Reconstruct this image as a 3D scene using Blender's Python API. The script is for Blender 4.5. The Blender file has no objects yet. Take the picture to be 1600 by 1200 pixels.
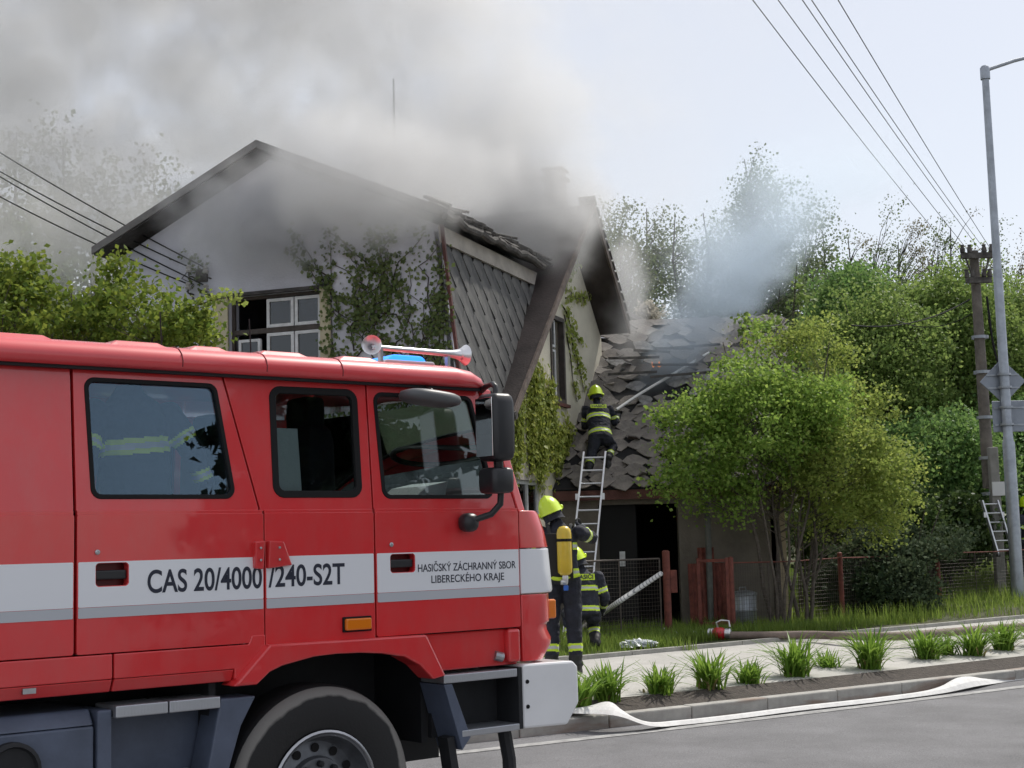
import bpy, bmesh, math, random
import numpy as np
from mathutils import Vector, Matrix, noise as mnoise

SC = bpy.context.scene
COL = SC.collection
R = math.radians
# ------------------------------------------------------------------ camera
CAM_H, CAM_PITCH, CAM_ROLL, CAM_F = 1.75, R(6.2), R(-1.55), 2300.0
cam = bpy.data.cameras.new('camera')
cam.sensor_width = 36.0
cam.lens = CAM_F / 1600.0 * 36.0
cam.clip_start = 0.1
cam.clip_end = 2000
camo = bpy.data.objects.new('camera', cam)
COL.objects.link(camo)
CAM_M = Matrix.Rotation(math.pi / 2 + CAM_PITCH, 3, 'X') @ Matrix.Rotation(CAM_ROLL, 3, 'Z')
camo.matrix_world = Matrix.Translation((0, 0, CAM_H)) @ CAM_M.to_4x4()
SC.camera = camo
# ------------------------------------------------------------------ world, sun, exposure
SUN_AZ, SUN_EL = R(40), R(52)          # azimuth from +Y towards +X
wd = bpy.data.worlds.new('World')
SC.world = wd
wd.use_nodes = True
nt = wd.node_tree
bg = nt.nodes['Background']
sky = nt.nodes.new('ShaderNodeTexSky')
sky.sky_type = 'NISHITA'
sky.sun_disc = False
sky.sun_elevation = SUN_EL
sky.sun_rotation = SUN_AZ
sky.air_density = 1.0
sky.dust_density = 1.2
sky.ozone_density = 1.5
# thin bright high cloud over the blue: the whole sky is veiled evenly
cl = nt.nodes.new('ShaderNodeMix')
cl.data_type = 'RGBA'
cl.inputs[0].default_value = 0.58
cl.inputs[7].default_value = (7.3, 7.15, 7.1, 1)
nt.links.new(sky.outputs[0], cl.inputs[6])
nt.links.new(cl.outputs[2], bg.inputs[0])
bg.inputs[1].default_value = 0.105
sl = bpy.data.lights.new('sun', 'SUN')
sl.energy = 3.1
sl.angle = R(2.0)
sl.color = (1.0, 0.95, 0.87)
so = bpy.data.objects.new('sun', sl)
COL.objects.link(so)
sdir = Vector((math.sin(SUN_AZ) * math.cos(SUN_EL), math.cos(SUN_AZ) * math.cos(SUN_EL), math.sin(SUN_EL)))
so.rotation_euler = sdir.to_track_quat('Z', 'Y').to_euler()
so.location = (20, 25, 30)
SC.view_settings.view_transform = 'Standard'
SC.view_settings.look = 'None'
SC.view_settings.gamma = 1.0
SC.view_settings.exposure = 0.33
SC.view_settings.use_curve_mapping = False
SC.render.engine = 'CYCLES'
SC.cycles.use_denoising = True
try:
    SC.cycles.denoiser = 'OPENIMAGEDENOISE'
except Exception:
    pass
SC.cycles.max_bounces = 7
SC.cycles.use_adaptive_sampling = True
SC.cycles.adaptive_threshold = .02
SC.cycles.transparent_max_bounces = 16
SC.cycles.volume_bounces = 2
SC.cycles.volume_step_rate = 2.2
SC.cycles.volume_max_steps = 256
SC.cycles.caustics_reflective = False
SC.cycles.caustics_refractive = False

# ------------------------------------------------------------------ helpers
def ray(px, py):
    return CAM_M @ Vector(((px - 800) / CAM_F, -(py - 600) / CAM_F, -1.0))
def at(px, py, Y):
    """the place Y metres in front of the viewpoint that the photo shows at (px, py)"""
    d = ray(px, py)
    return Vector((0, 0, CAM_H)) + d * (Y / d.y)
def onz(px, py, z):
    d = ray(px, py)
    return Vector((0, 0, CAM_H)) + d * ((z - CAM_H) / d.z)

def link(o, parent=None):
    COL.objects.link(o)
    if parent is not None:
        o.parent = parent
    return o
def tag(o, label=None, cat=None, group=None, kind=None):
    if label: o['label'] = label
    if cat: o['category'] = cat
    if group: o['group'] = group
    if kind: o['kind'] = kind
    return o
def empty(name, loc=(0, 0, 0), rz=0.0):
    o = bpy.data.objects.new(name, None)
    o.empty_display_size = 0.2
    o.location = loc
    o.rotation_euler = (0, 0, rz)
    COL.objects.link(o)
    return o

class MB:
    """collects faces for ONE mesh"""
    def __init__(s):
        s.v = []; s.f = []; s.mi = []
        s.m = 0
    def add(s, vs, fs, M=None):
        b = len(s.v)
        if M is not None:
            vs = [M @ Vector(v) for v in vs]
        s.v += [tuple(v) for v in vs]
        s.f += [tuple(i + b for i in f) for f in fs]
        s.mi += [s.m] * len(fs)
        return s
    def box(s, lo, hi, M=None):
        x0, y0, z0 = lo; x1, y1, z1 = hi
        vs = [(x0, y0, z0), (x1, y0, z0), (x1, y1, z0), (x0, y1, z0), (x0, y0, z1), (x1, y0, z1), (x1, y1, z1), (x0, y1, z1)]
        return s.add(vs, [(0, 3, 2, 1), (4, 5, 6, 7), (0, 1, 5, 4), (1, 2, 6, 5), (2, 3, 7, 6), (3, 0, 4, 7)], M)
    def bar(s, a, b, w, h, up=(0, 0, 1)):
        """rectangular bar from a to b"""
        a = Vector(a); b = Vector(b)
        d = (b - a).normalized(); u = Vector(up)
        x = d.cross(u)
        if x.length < 1e-5: x = Vector((1, 0, 0))
        x.normalize(); y = x.cross(d).normalized()
        vs = []
        for p in (a, b):
            for sx, sy in ((-1, -1), (1, -1), (1, 1), (-1, 1)):
                vs.append(p + x * sx * w / 2 + y * sy * h / 2)
        return s.add(vs, [(0, 1, 2, 3), (7, 6, 5, 4), (0, 4, 5, 1), (1, 5, 6, 2), (2, 6, 7, 3), (3, 7, 4, 0)])
    def loft(s, rings, cap=True, closed=True):
        """rings: list of lists of points, same count"""
        n = len(rings[0]); b = len(s.v)
        for r in rings: s.v += [tuple(p) for p in r]
        nf = 0
        for i in range(len(rings) - 1):
            for j in range(n if closed else n - 1):
                k = (j + 1) % n
                s.f.append((b + i * n + j, b + i * n + k, b + (i + 1) * n + k, b + (i + 1) * n + j)); nf += 1
        if cap:
            s.f.append(tuple(b + j for j in range(n))[::-1]); nf += 1
            e = b + (len(rings) - 1) * n
            s.f.append(tuple(e + j for j in range(n))); nf += 1
        s.mi += [s.m] * nf
        return s
    def tube(s, pts, r, n=8, cap=True):
        pts = [Vector(p) for p in pts]
        if not isinstance(r, (list, tuple)): r = [r] * len(pts)
        rings = []; px = None
        for i, p in enumerate(pts):
            if i == 0: d = pts[1] - pts[0]
            elif i == len(pts) - 1: d = pts[-1] - pts[-2]
            else: d = (pts[i + 1] - pts[i]).normalized() + (pts[i] - pts[i - 1]).normalized()
            if d.length < 1e-9: d = Vector((0, 0, 1))
            d.normalize()
            if px is None:
                u = Vector((0, 0, 1)) if abs(d.z) < .9 else Vector((1, 0, 0))
                px = d.cross(u).normalized()
            else:
                px = (px - d * px.dot(d))
                if px.length < 1e-6: px = d.orthogonal()
                px.normalize()
            py = d.cross(px)
            rings.append([p + (px * math.cos(2 * math.pi * k / n) + py * math.sin(2 * math.pi * k / n)) * r[i] for k in range(n)])
        return s.loft(rings, cap)
    def lathe(s, prof, origin, axis, n=24, cap=True):
        """prof: list of (radius, height along axis)"""
        a = Vector(axis).normalized(); o = Vector(origin)
        x = a.orthogonal().normalized(); y = a.cross(x)
        rings = [[o + a * h + (x * math.cos(2 * math.pi * k / n) + y * math.sin(2 * math.pi * k / n)) * r for k in range(n)] for r, h in prof]
        return s.loft(rings, cap)
    def prism(s, poly, d):
        """poly: 3-D points in order, extruded by vector d"""
        d = Vector(d); n = len(poly); b = len(s.v)
        P = [Vector(p) for p in poly]
        s.v += [tuple(p) for p in P] + [tuple(p + d) for p in P]
        fs = [tuple(b + i for i in range(n)), tuple(b + n + i for i in range(n))[::-1]]
        for i in range(n):
            j = (i + 1) % n
            fs.append((b + i, b + n + i, b + n + j, b + j))
        s.f += fs; s.mi += [s.m] * len(fs)
        return s
    def mesh(s, name, mats, smooth=None, fix=True):
        me = bpy.data.meshes.new(name)
        me.from_pydata(s.v, [], s.f)
        if not isinstance(mats, (list, tuple)): mats = [mats]
        for m in mats: me.materials.append(m)
        if len(mats) > 1: me.polygons.foreach_set('material_index', s.mi)
        if fix:
            bm = bmesh.new(); bm.from_mesh(me)
            bmesh.ops.recalc_face_normals(bm, faces=bm.faces)
            bm.to_mesh(me); bm.free()
        if smooth is not None:
            try:
                me.shade_smooth() if hasattr(me, 'shade_smooth') else None
                me.set_sharp_from_angle(angle=R(smooth))
            except Exception:
                pass
        me.update()
        return me
    def build(s, name, mats, parent=None, smooth=None, bevel=0, fix=True):
        o = bpy.data.objects.new(name, s.mesh(name, mats, smooth, fix))
        link(o, parent)
        if bevel:
            b = o.modifiers.new('bevel', 'BEVEL'); b.width = bevel; b.segments = 2; b.limit_method = 'ANGLE'; b.angle_limit = R(35)
            b.harden_normals = False
        return o

def sheet(name, verts, faces, m, parent=None):
    me = bpy.data.meshes.new(name)
    me.from_pydata([tuple(v) for v in verts], [], faces)
    me.materials.append(m)
    o = bpy.data.objects.new(name, me)
    return link(o, parent)

# ------------------------------------------------------------------ materials
MATS = {}
def mat(name, col, rough=.6, metal=0., var=0., vscale=6., bump=0., bscale=40., coat=0., spec=None, emit=None, estr=0., col2=None, detail=6.):
    """Principled with a noise mix between col and col2 (or darker/lighter col) and optional bump"""
    if name in MATS: return MATS[name]
    m = bpy.data.materials.new(name); m.use_nodes = True
    N = m.node_tree; P = N.nodes['Principled BSDF']
    P.inputs['Base Color'].default_value = (*col, 1)
    P.inputs['Roughness'].default_value = rough
    P.inputs['Metallic'].default_value = metal
    if coat: P.inputs['Coat Weight'].default_value = coat; P.inputs['Coat Roughness'].default_value = .04
    if spec is not None: P.inputs['Specular IOR Level'].default_value = spec
    if emit: P.inputs['Emission Color'].default_value = (*emit, 1); P.inputs['Emission Strength'].default_value = estr
    if var or col2 or bump:
        tc = N.nodes.new('ShaderNodeTexCoord')
    if var or col2:
        no = N.nodes.new('ShaderNodeTexNoise'); no.inputs['Scale'].default_value = vscale; no.inputs['Detail'].default_value = detail
        no.inputs['Roughness'].default_value = .65
        N.links.new(tc.outputs['Object'], no.inputs['Vector'])
        mr = N.nodes.new('ShaderNodeMapRange'); mr.inputs[1].default_value = .32; mr.inputs[2].default_value = .68
        N.links.new(no.outputs['Fac'], mr.inputs[0])
        mx = N.nodes.new('ShaderNodeMix'); mx.data_type = 'RGBA'
        N.links.new(mr.outputs[0], mx.inputs[0])
        c2 = col2 if col2 else tuple(min(1, c * (1 + var)) for c in col)
        c1 = col if col2 else tuple(c * (1 - var) for c in col)
        mx.inputs[6].default_value = (*c1, 1); mx.inputs[7].default_value = (*c2, 1)
        N.links.new(mx.outputs[2], P.inputs['Base Color'])
    if bump:
        nb = N.nodes.new('ShaderNodeTexNoise'); nb.inputs['Scale'].default_value = bscale; nb.inputs['Detail'].default_value = 5
        N.links.new(tc.outputs['Object'], nb.inputs['Vector'])
        bu = N.nodes.new('ShaderNodeBump'); bu.inputs['Strength'].default_value = min(1, bump); bu.inputs['Distance'].default_value = .02 * max(1, bump)
        N.links.new(nb.outputs['Fac'], bu.inputs['Height'])
        N.links.new(bu.outputs[0], P.inputs['Normal'])
    MATS[name] = m
    return m

def leafmat(name, c1, c2, trans=.35, rough=.5):
    if name in MATS: return MATS[name]
    m = bpy.data.materials.new(name); m.use_nodes = True
    N = m.node_tree; P = N.nodes['Principled BSDF']; out = N.nodes['Material Output']
    g = N.nodes.new('ShaderNodeNewGeometry')
    mx = N.nodes.new('ShaderNodeMix'); mx.data_type = 'RGBA'
    mx.inputs[6].default_value = (*c1, 1); mx.inputs[7].default_value = (*c2, 1)
    N.links.new(g.outputs['Random Per Island'], mx.inputs[0])
    N.links.new(mx.outputs[2], P.inputs['Base Color'])
    P.inputs['Roughness'].default_value = rough
    P.inputs['Specular IOR Level'].default_value = .15
    t = N.nodes.new('ShaderNodeBsdfTranslucent')
    hs = N.nodes.new('ShaderNodeHueSaturation'); hs.inputs['Value'].default_value = 1.5; hs.inputs['Hue'].default_value = .485
    N.links.new(mx.outputs[2], hs.inputs['Color']); N.links.new(hs.outputs[0], t.inputs['Color'])
    ms = N.nodes.new('ShaderNodeMixShader'); ms.inputs[0].default_value = trans
    N.links.new(P.outputs[0], ms.inputs[1]); N.links.new(t.outputs[0], ms.inputs[2])
    N.links.new(ms.outputs[0], out.inputs['Surface'])
    MATS[name] = m
    return m

def glassmat(name, tint=(.75, .8, .8), ior=1.5, rough=.0, refl=(1, 1, 1)):
    """thin pane: Fresnel mix of mirror reflection and tinted see-through"""
    if name in MATS: return MATS[name]
    m = bpy.data.materials.new(name); m.use_nodes = True
    N = m.node_tree; N.nodes.remove(N.nodes['Principled BSDF']); out = N.nodes['Material Output']
    tr = N.nodes.new('ShaderNodeBsdfTransparent'); tr.inputs[0].default_value = (*tint, 1)
    gl = N.nodes.new('ShaderNodeBsdfGlossy'); gl.inputs['Roughness'].default_value = rough; gl.inputs['Color'].default_value = (*refl, 1)
    fr = N.nodes.new('ShaderNodeFresnel'); fr.inputs[0].default_value = ior
    ms = N.nodes.new('ShaderNodeMixShader')
    N.links.new(fr.outputs[0], ms.inputs[0]); N.links.new(tr.outputs[0], ms.inputs[1]); N.links.new(gl.outputs[0], ms.inputs[2])
    N.links.new(ms.outputs[0], out.inputs['Surface'])
    MATS[name] = m
    return m

def text_mesh(txt, size, m, name, sx=1.0, bold=0.0, spacing=1.0, align='LEFT'):
    cu = bpy.data.curves.new('tmp_text', 'FONT')
    cu.body = txt; cu.size = size; cu.extrude = .0015; cu.align_x = align; cu.offset = bold; cu.space_character = spacing
    o = bpy.data.objects.new('tmp_text', cu); COL.objects.link(o)
    dg = bpy.context.evaluated_depsgraph_get()
    me = bpy.data.meshes.new_from_object(o.evaluated_get(dg))
    bpy.data.objects.remove(o); bpy.data.curves.remove(cu)
    me.name = name
    for v in me.vertices: v.co.x *= sx
    me.materials.clear(); me.materials.append(m)
    return me

def rrect(x0, z0, x1, z1, r, n=5):
    """rounded rectangle loop, counter-clockwise in (x, z)"""
    return rpoly([(x0, z0), (x1, z0), (x1, z1), (x0, z1)], r, n)
def rpoly(P, r, n=5):
    out = []
    k = len(P)
    for i in range(k):
        p = Vector(P[i]); a = Vector(P[i - 1]) - p; b = Vector(P[(i + 1) % k]) - p
        ri = r[i] if isinstance(r, (list, tuple)) else r
        ang = a.angle(b); t = ri / math.tan(ang / 2)
        a.normalize(); b.normalize()
        s = p + a * t; e = p + b * t
        c = p + (a + b).normalized() * (ri / math.sin(ang / 2))
        for j in range(n + 1):
            q = s.lerp(e, j / n)
            q = c + (q - c).normalized() * ri if (q - c).length > 1e-9 else q
            out.append((q.x, q.y))
    return out

def plate(bm, loops, ysurf, thick):
    """fill loops[0] minus loops[1:] (2-D (x,z)) at y=ysurf(z) and give it thickness along +y"""
    edges = []
    for lp in loops:
        vs = [bm.verts.new((x, ysurf(z), z)) for x, z in lp]
        for i in range(len(vs)): edges.append(bm.edges.new((vs[i], vs[(i + 1) % len(vs)])))
    r = bmesh.ops.triangle_fill(bm, use_beauty=True, use_dissolve=False, edges=edges)
    fs = [g for g in r['geom'] if isinstance(g, bmesh.types.BMFace)]
    ex = bmesh.ops.extrude_face_region(bm, geom=fs)
    for g in ex['geom']:
        if isinstance(g, bmesh.types.BMVert): g.co.y += thick
def bmobj(name, bm, mats, parent=None, bevel=0, smooth=None):
    bmesh.ops.recalc_face_normals(bm, faces=bm.faces)
    me = bpy.data.meshes.new(name); bm.to_mesh(me); bm.free()
    for m in (mats if isinstance(mats, (list, tuple)) else [mats]): me.materials.append(m)
    if smooth is not None:
        me.shade_smooth(); me.set_sharp_from_angle(angle=R(smooth))
    o = bpy.data.objects.new(name, me); link(o, parent)
    if bevel:
        b = o.modifiers.new('bevel', 'BEVEL'); b.width = bevel; b.segments = 2; b.limit_method = 'ANGLE'; b.angle_limit = R(40)
    return o
# ------------------------------------------------------------------ fire engine
red = mat('engine_red_paint', (.68, .026, .032), .32, coat=1.0, var=.05, vscale=1.5)
def road_film(m):
    # a thin uneven film of road dust: paler, duller patches with their own outline
    N = m.node_tree; P = N.nodes['Principled BSDF']; src = P.inputs['Base Color'].links[0].from_socket
    tc = N.nodes.new('ShaderNodeTexCoord'); mp = N.nodes.new('ShaderNodeMapping'); mp.inputs['Scale'].default_value = (2.2, 2.2, 1.0); no = N.nodes.new('ShaderNodeTexNoise'); no.inputs['Scale'].default_value = 2.6; no.inputs['Detail'].default_value = 9; no.inputs['Roughness'].default_value = .7
    N.links.new(tc.outputs['Object'], mp.inputs[0]); N.links.new(mp.outputs[0], no.inputs['Vector'])
    mr = N.nodes.new('ShaderNodeMapRange'); mr.inputs[1].default_value = .42; mr.inputs[2].default_value = .75; mr.inputs[4].default_value = .14; N.links.new(no.outputs['Fac'], mr.inputs[0])
    mx = N.nodes.new('ShaderNodeMix'); mx.data_type = 'RGBA'; mx.inputs[7].default_value = (.38, .25, .22, 1); N.links.new(mr.outputs[0], mx.inputs[0]); N.links.new(src, mx.inputs[6]); N.links.new(mx.outputs[2], P.inputs['Base Color'])
    m2 = N.nodes.new('ShaderNodeMapRange'); m2.inputs[1].default_value = .3; m2.inputs[2].default_value = .7; m2.inputs[3].default_value = .0; m2.inputs[4].default_value = .09; N.links.new(no.outputs['Fac'], m2.inputs[0]); N.links.new(m2.outputs[0], P.inputs['Coat Roughness'])
road_film(red)
redshadow = mat('shaded_cup_red', (.16, .006, .008), .4)  # darker copy of the red, shade of the recess painted in
white = mat('reflective_white', (.78, .80, .84), .35, coat=.4)
whitep = mat('white_bumper_paint', (.80, .81, .83), .35, coat=.6, var=.03, vscale=3)
grey = mat('reflective_grey', (.48, .50, .54), .4)
ink = mat('lettering_navy', (.012, .016, .035), .5)
rubber = mat('black_rubber', (.009, .009, .010), .55, spec=.2)
blackp = mat('black_plastic', (.018, .019, .022), .38, bump=.05, bscale=300)
navyp = mat('chassis_blue_grey', (.085, .105, .155), .45, var=.2, vscale=4, bump=.05)
darkin = mat('chassis_black', (.012, .013, .016), .7, var=.3, vscale=6)
cloth_in = mat('seat_cloth', (.02, .022, .03), .9)
chrome = mat('chrome', (.78, .78, .80), .34, metal=1)
steel = mat('brushed_steel', (.45, .46, .48), .35, metal=1, var=.15, vscale=8)
orange = mat('orange_lens', (.75, .20, .01), .2, coat=.5)
bluel = mat('blue_beacon_lens', (.02, .18, .8), .15, emit=(.02, .22, 1.0), estr=1.6)
clearl = mat('beacon_housing', (.5, .53, .58), .2, coat=.5)
glass = glassmat('window_glass', (.72, .78, .78), 1.5)
glassd = glassmat('sky_blue_window_glass', (.95, .97, .98), 1.72, refl=(.55, .78, 1.0))  # blue of the mirrored sky put into the reflection colour
mirrorg = mat('mirror_glass', (.8, .8, .82), .03, metal=1)
visor_m = mat('mirror_housing_grey', (.10, .105, .11), .45)
def tread_mat():
    m = mat('tread_plate', (.48, .5, .54), .38, metal=.85)
    N = m.node_tree; P = N.nodes['Principled BSDF']
    tc = N.nodes.new('ShaderNodeTexCoord')
    mp = N.nodes.new('ShaderNodeMapping'); mp.inputs['Rotation'].default_value = (.0, .0, R(45)); mp.inputs['Scale'].default_value = (40, 40, 40)
    ck = N.nodes.new('ShaderNodeTexBrick'); ck.inputs['Scale'].default_value = 1; ck.inputs['Mortar Size'].default_value = .18
    ck.inputs['Brick Width'].default_value = 1.2; ck.inputs['Row Height'].default_value = .5
    bu = N.nodes.new('ShaderNodeBump'); bu.inputs['Strength'].default_value = .6; bu.inputs['Distance'].default_value = .004
    N.links.new(tc.outputs['Object'], mp.inputs[0]); N.links.new(mp.outputs[0], ck.inputs[0]); N.links.new(ck.outputs['Fac'], bu.inputs['Height']); N.links.new(bu.outputs[0], P.inputs['Normal'])
    return m
tread = tread_mat()
def tyre_mat():
    m = mat('tyre_rubber', (.022, .022, .024), .75, bump=.1, bscale=60)
    N = m.node_tree; P = N.nodes['Principled BSDF']
    tc = N.nodes.new('ShaderNodeTexCoord'); no = N.nodes.new('ShaderNodeTexNoise'); no.inputs['Scale'].default_value = 3.5; no.inputs['Detail'].default_value = 8
    sp = N.nodes.new('ShaderNodeSeparateXYZ'); N.links.new(tc.outputs['Object'], sp.inputs[0])
    ln = N.nodes.new('ShaderNodeVectorMath'); ln.operation = 'LENGTH'
    cb = N.nodes.new('ShaderNodeCombineXYZ'); N.links.new(sp.outputs[0], cb.inputs[0]); N.links.new(sp.outputs[2], cb.inputs[2]); N.links.new(cb.outputs[0], ln.inputs[0])
    N.links.new(tc.outputs['Object'], no.inputs['Vector'])
    # dried mud clings to the shoulder of the tyre in an uneven ring
    ad = N.nodes.new('ShaderNodeMath'); ad.operation = 'MULTIPLY_ADD'; ad.inputs[1].default_value = .10; N.links.new(no.outputs['Fac'], ad.inputs[0]); N.links.new(ln.outputs['Value'], ad.inputs[2])
    mr = N.nodes.new('ShaderNodeMapRange'); mr.inputs[1].default_value = .565; mr.inputs[2].default_value = .58; N.links.new(ad.outputs[0], mr.inputs[0])
    m2 = N.nodes.new('ShaderNodeMath'); m2.operation = 'LESS_THAN'; m2.inputs[1].default_value = .572; N.links.new(ln.outputs['Value'], m2.inputs[0])
    mu = N.nodes.new('ShaderNodeMath'); mu.operation = 'MULTIPLY'; N.links.new(mr.outputs[0], mu.inputs[0]); N.links.new(m2.outputs[0], mu.inputs[1])
    m3 = N.nodes.new('ShaderNodeMath'); m3.operation = 'MULTIPLY'; m3.inputs[1].default_value = .8; N.links.new(mu.outputs[0], m3.inputs[0])
    mx = N.nodes.new('ShaderNodeMix'); mx.data_type = 'RGBA'; mx.inputs[6].default_value = (.011, .011, .012, 1); mx.inputs[7].default_value = (.25, .24, .225, 1)
    N.links.new(m3.outputs[0], mx.inputs[0]); N.links.new(mx.outputs[2], P.inputs['Base Color'])
    return m
tyrem = tyre_mat()

ENG = empty('fire_engine', (-1.0794, 8.2824, -.17), R(39))
tag(ENG, 'red fire engine with a crew cab and white side stripe lettered CAS 20/4000/240-S2T', 'fire engine')
BELT = 2.13
def ys(z): return 0.0 if z <= BELT else .012 + (z - BELT) * .075
def inset(P, d):
    """shrink a convex polygon by d"""
    n = len(P); out = []
    cx = sum(p[0] for p in P) / n; cz = sum(p[1] for p in P) / n
    for i in range(n):
        p = Vector(P[i]); e1 = (p - Vector(P[i - 1])).normalized(); e2 = (Vector(P[(i + 1) % n]) - p).normalized()
        n1 = Vector((-e1.y, e1.x)); n2 = Vector((-e2.y, e2.x))
        b = (n1 + n2).normalized(); k = d / max(.2, b.dot(n1))
        out.append(tuple(p + b * k))
    return out

def cab_side(far):
    """the four panels of one side of the cab; far=True mirrors them to the other side"""
    W = 2.5
    def fix(o):
        if far:
            me = o.data
            for v in me.vertices: v.co.y = W - v.co.y
            me.flip_normals()
        return o
    specs = [  # name, lower rect, upper polygon, window polygon, radius, rubber width, recess
        ('rear_panel', (-2.05, 1.43, -1.445, 2.125), [(-2.05, 2.135), (-1.445, 2.135), (-1.445, 2.875), (-2.05, 2.875)], None, 0, 0, None),
        ('rear_door', (-1.43, 1.43, -.378, 2.125), [(-1.43, 2.135), (-.398, 2.135), (-.592, 2.875), (-1.43, 2.875)],
         [(-1.345, 2.208), (-.539, 2.208), (-.631, 2.822), (-1.369, 2.822)], .055, .018, (-1.331, 1.765, -1.16, 1.878)),
        ('middle_panel', (-.370, 1.40, .338, 2.125), [(-.386, 2.135), (.338, 2.135), (.338, 2.875), (-.580, 2.875)],
         [(-.300, 2.213), (.270, 2.213), (.272, 2.830), (-.297, 2.826)], .07, .034, None),
        ('front_door', (.35, 1.413, 1.408, 2.125), [(.35, 2.135), (1.404, 2.135), (1.165, 2.875), (.35, 2.875)],
         [(.420, 2.206), (1.242, 2.206), (1.105, 2.826), (.392, 2.822)], .06, .018, (.45, 1.775, .619, 1.878)),
    ]
    for name, (x0, z0, x1, z1), up, win, rad, rw, rec in specs:
        bm = bmesh.new()
        lo = [rrect(x0, z0, x1, z1, .012, 2)]
        if rec: lo.append(rrect(*rec, .018, 4))
        plate(bm, lo, lambda z: 0.0, .05)
        lp = [rpoly(up, .012, 2)]
        if win: lp.append(rpoly(win, rad, 6))
        plate(bm, lp, ys, .05)
        plate(bm, [[(x0 + .002, BELT - .01), (x1 - .002, BELT - .01), (x1 - .002, BELT + .012), (x0 + .002, BELT + .012)]], lambda z: .006, .03)
        o = fix(bmobj(name, bm, red, ENG, bevel=.005))
        if far: o['label'] = 'side panel on the far side of the cab'
        if win:
            bm = bmesh.new()
            plate(bm, [rpoly(inset(win, -.006), rad, 6), rpoly(inset(win, rw), max(.02, rad - rw), 6)], lambda z: ys(z) - .006, .03)
            fix(bmobj('window_seal', bm, rubber, o, bevel=.004))
            bm = bmesh.new()
            plate(bm, [rpoly(inset(win, rw - .004), max(.02, rad - rw), 6)], lambda z: ys(z) + .012, .005)
            fix(bmobj('window_pane', bm, glassd if name == 'rear_door' else glass, o))
        # stripes, cut out round the handle
        bm = bmesh.new()
        hl = [rrect(x0 + .006, 1.662, x1 - .006, 1.887, .004, 1)]
        if rec: hl.append(rrect(rec[0] - .004, rec[1] - .004, rec[2] + .004, rec[3] + .003, .02, 4))
        plate(bm, hl, lambda z: -.003, .0025)
        fix(bmobj('white_stripe', bm, white, o))
        bm = bmesh.new()
        plate(bm, [rrect(x0 + .006, 1.608, x1 - .006, 1.660, .004, 1)], lambda z: -.003, .0025)
        fix(bmobj('grey_stripe', bm, grey, o))
        if rec:
            b = MB(); a0, b0, a1, b1 = rec
            a0 -= .004; b0 -= .004; a1 += .004; b1 += .004
            b.add([(a0, .045, b0), (a1, .045, b0), (a1, .045, b1), (a0, .045, b1), (a0, .075, b0), (a1, .075, b0), (a1, .075, b1), (a0, .075, b1)],
                  [(4, 5, 6, 7), (0, 1, 5, 4), (1, 2, 6, 5), (2, 3, 7, 6), (3, 0, 4, 7)])
            h = fix(b.build('handle_cup', redshadow, o))
            b = MB(); zc = (b0 + b1) / 2
            b.box((a0 + .006, .012, zc - .026), (a1 - .006, .035, zc + .022))
            fix(b.build('door_handle', blackp, o, bevel=.008))
            b = MB(); b.lathe([(.0, -.002), (.013, -.002), (.013, .004), (.006, .006), (.005, .003), (0, .003)], (a0 + .01, -.002, 1.935), (0, -1, 0), 14, cap=False)
            fix(b.build('door_lock', steel, o, smooth=40))
        yield name, o

near = dict(cab_side(False))
far = dict(cab_side(True))

def put_text(txt, x0, x1, zb, cap, parent, name, bold=.0):
    me = text_mesh(txt, .1, ink, name, bold=bold)
    xs = [v.co.x for v in me.vertices]; yy = [v.co.y for v in me.vertices]
    # cap height of the font from a plain capital
    ref = text_mesh('H', .1, ink, 'ref'); ch = max(v.co.y for v in ref.vertices); bpy.data.meshes.remove(ref)
    kx = (x1 - x0) / (max(xs) - min(xs)); kz = cap / ch; mn = min(xs)
    for v in me.vertices:
        x, y, z = v.co
        v.co = (x0 + (x - mn) * kx, -.0042 - z * .3, zb + y * kz)
    o = bpy.data.objects.new(name, me); link(o, parent)
    return o
put_text('CAS 20/4000', -1.056, -.392, 1.722, .112, near['rear_door'], 'lettering', .0016)
put_text('/240-S2T', -.352, .135, 1.724, .112, near['middle_panel'], 'lettering', .0016)
put_text('HASIČSKÝ ZÁCHRANNÝ SBOR', .640, 1.376, 1.772, .043, near['front_door'], 'lettering', .0006)
put_text('LIBERECKÉHO KRAJE', .735, 1.282, 1.704, .043, near['front_door'], 'lettering', .0006)
# hinge covers between the rear door and the middle panel
for nm, pts in (('hinge_cover', [(-.452, 1.955), (-.392, 1.96), (-.392, 1.805), (-.445, 1.81)]), ('hinge_cover', [(-.366, 1.958), (-.275, 1.953), (-.215, 1.822), (-.366, 1.808)])):
    b = MB(); b.prism([(x, -.045 if i in (0, 1) else -.03, z + .015) for i, (x, z) in enumerate(pts)], (0, .05, 0))
    h = b.build(nm, red, ENG, bevel=.008)
    cx = sum(p[0] for p in pts) / 4
    for zz in (1.87, 1.935):
        b = MB(); b.lathe([(0, .0), (.007, 0), (.007, .005), (0, .006)], (cx, -.044, zz), (0, -1, 0), 10, cap=False); b.build('screw', steel, h)
# side marker lamp, small plate on the sill
b = MB(); b.box((.126, -.03, 1.462), (.297, .0, 1.527)); o = b.build('marker_lamp', orange, ENG, bevel=.008)
b = MB(); b.box((.116, -.012, 1.452), (.307, .001, 1.537)); b.build('lamp_base', rubber, o, bevel=.004)
b = MB(); b.box((-1.70, -.004, 1.262), (-1.635, .012, 1.288)); b.build('sill_plate', steel, ENG)
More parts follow.
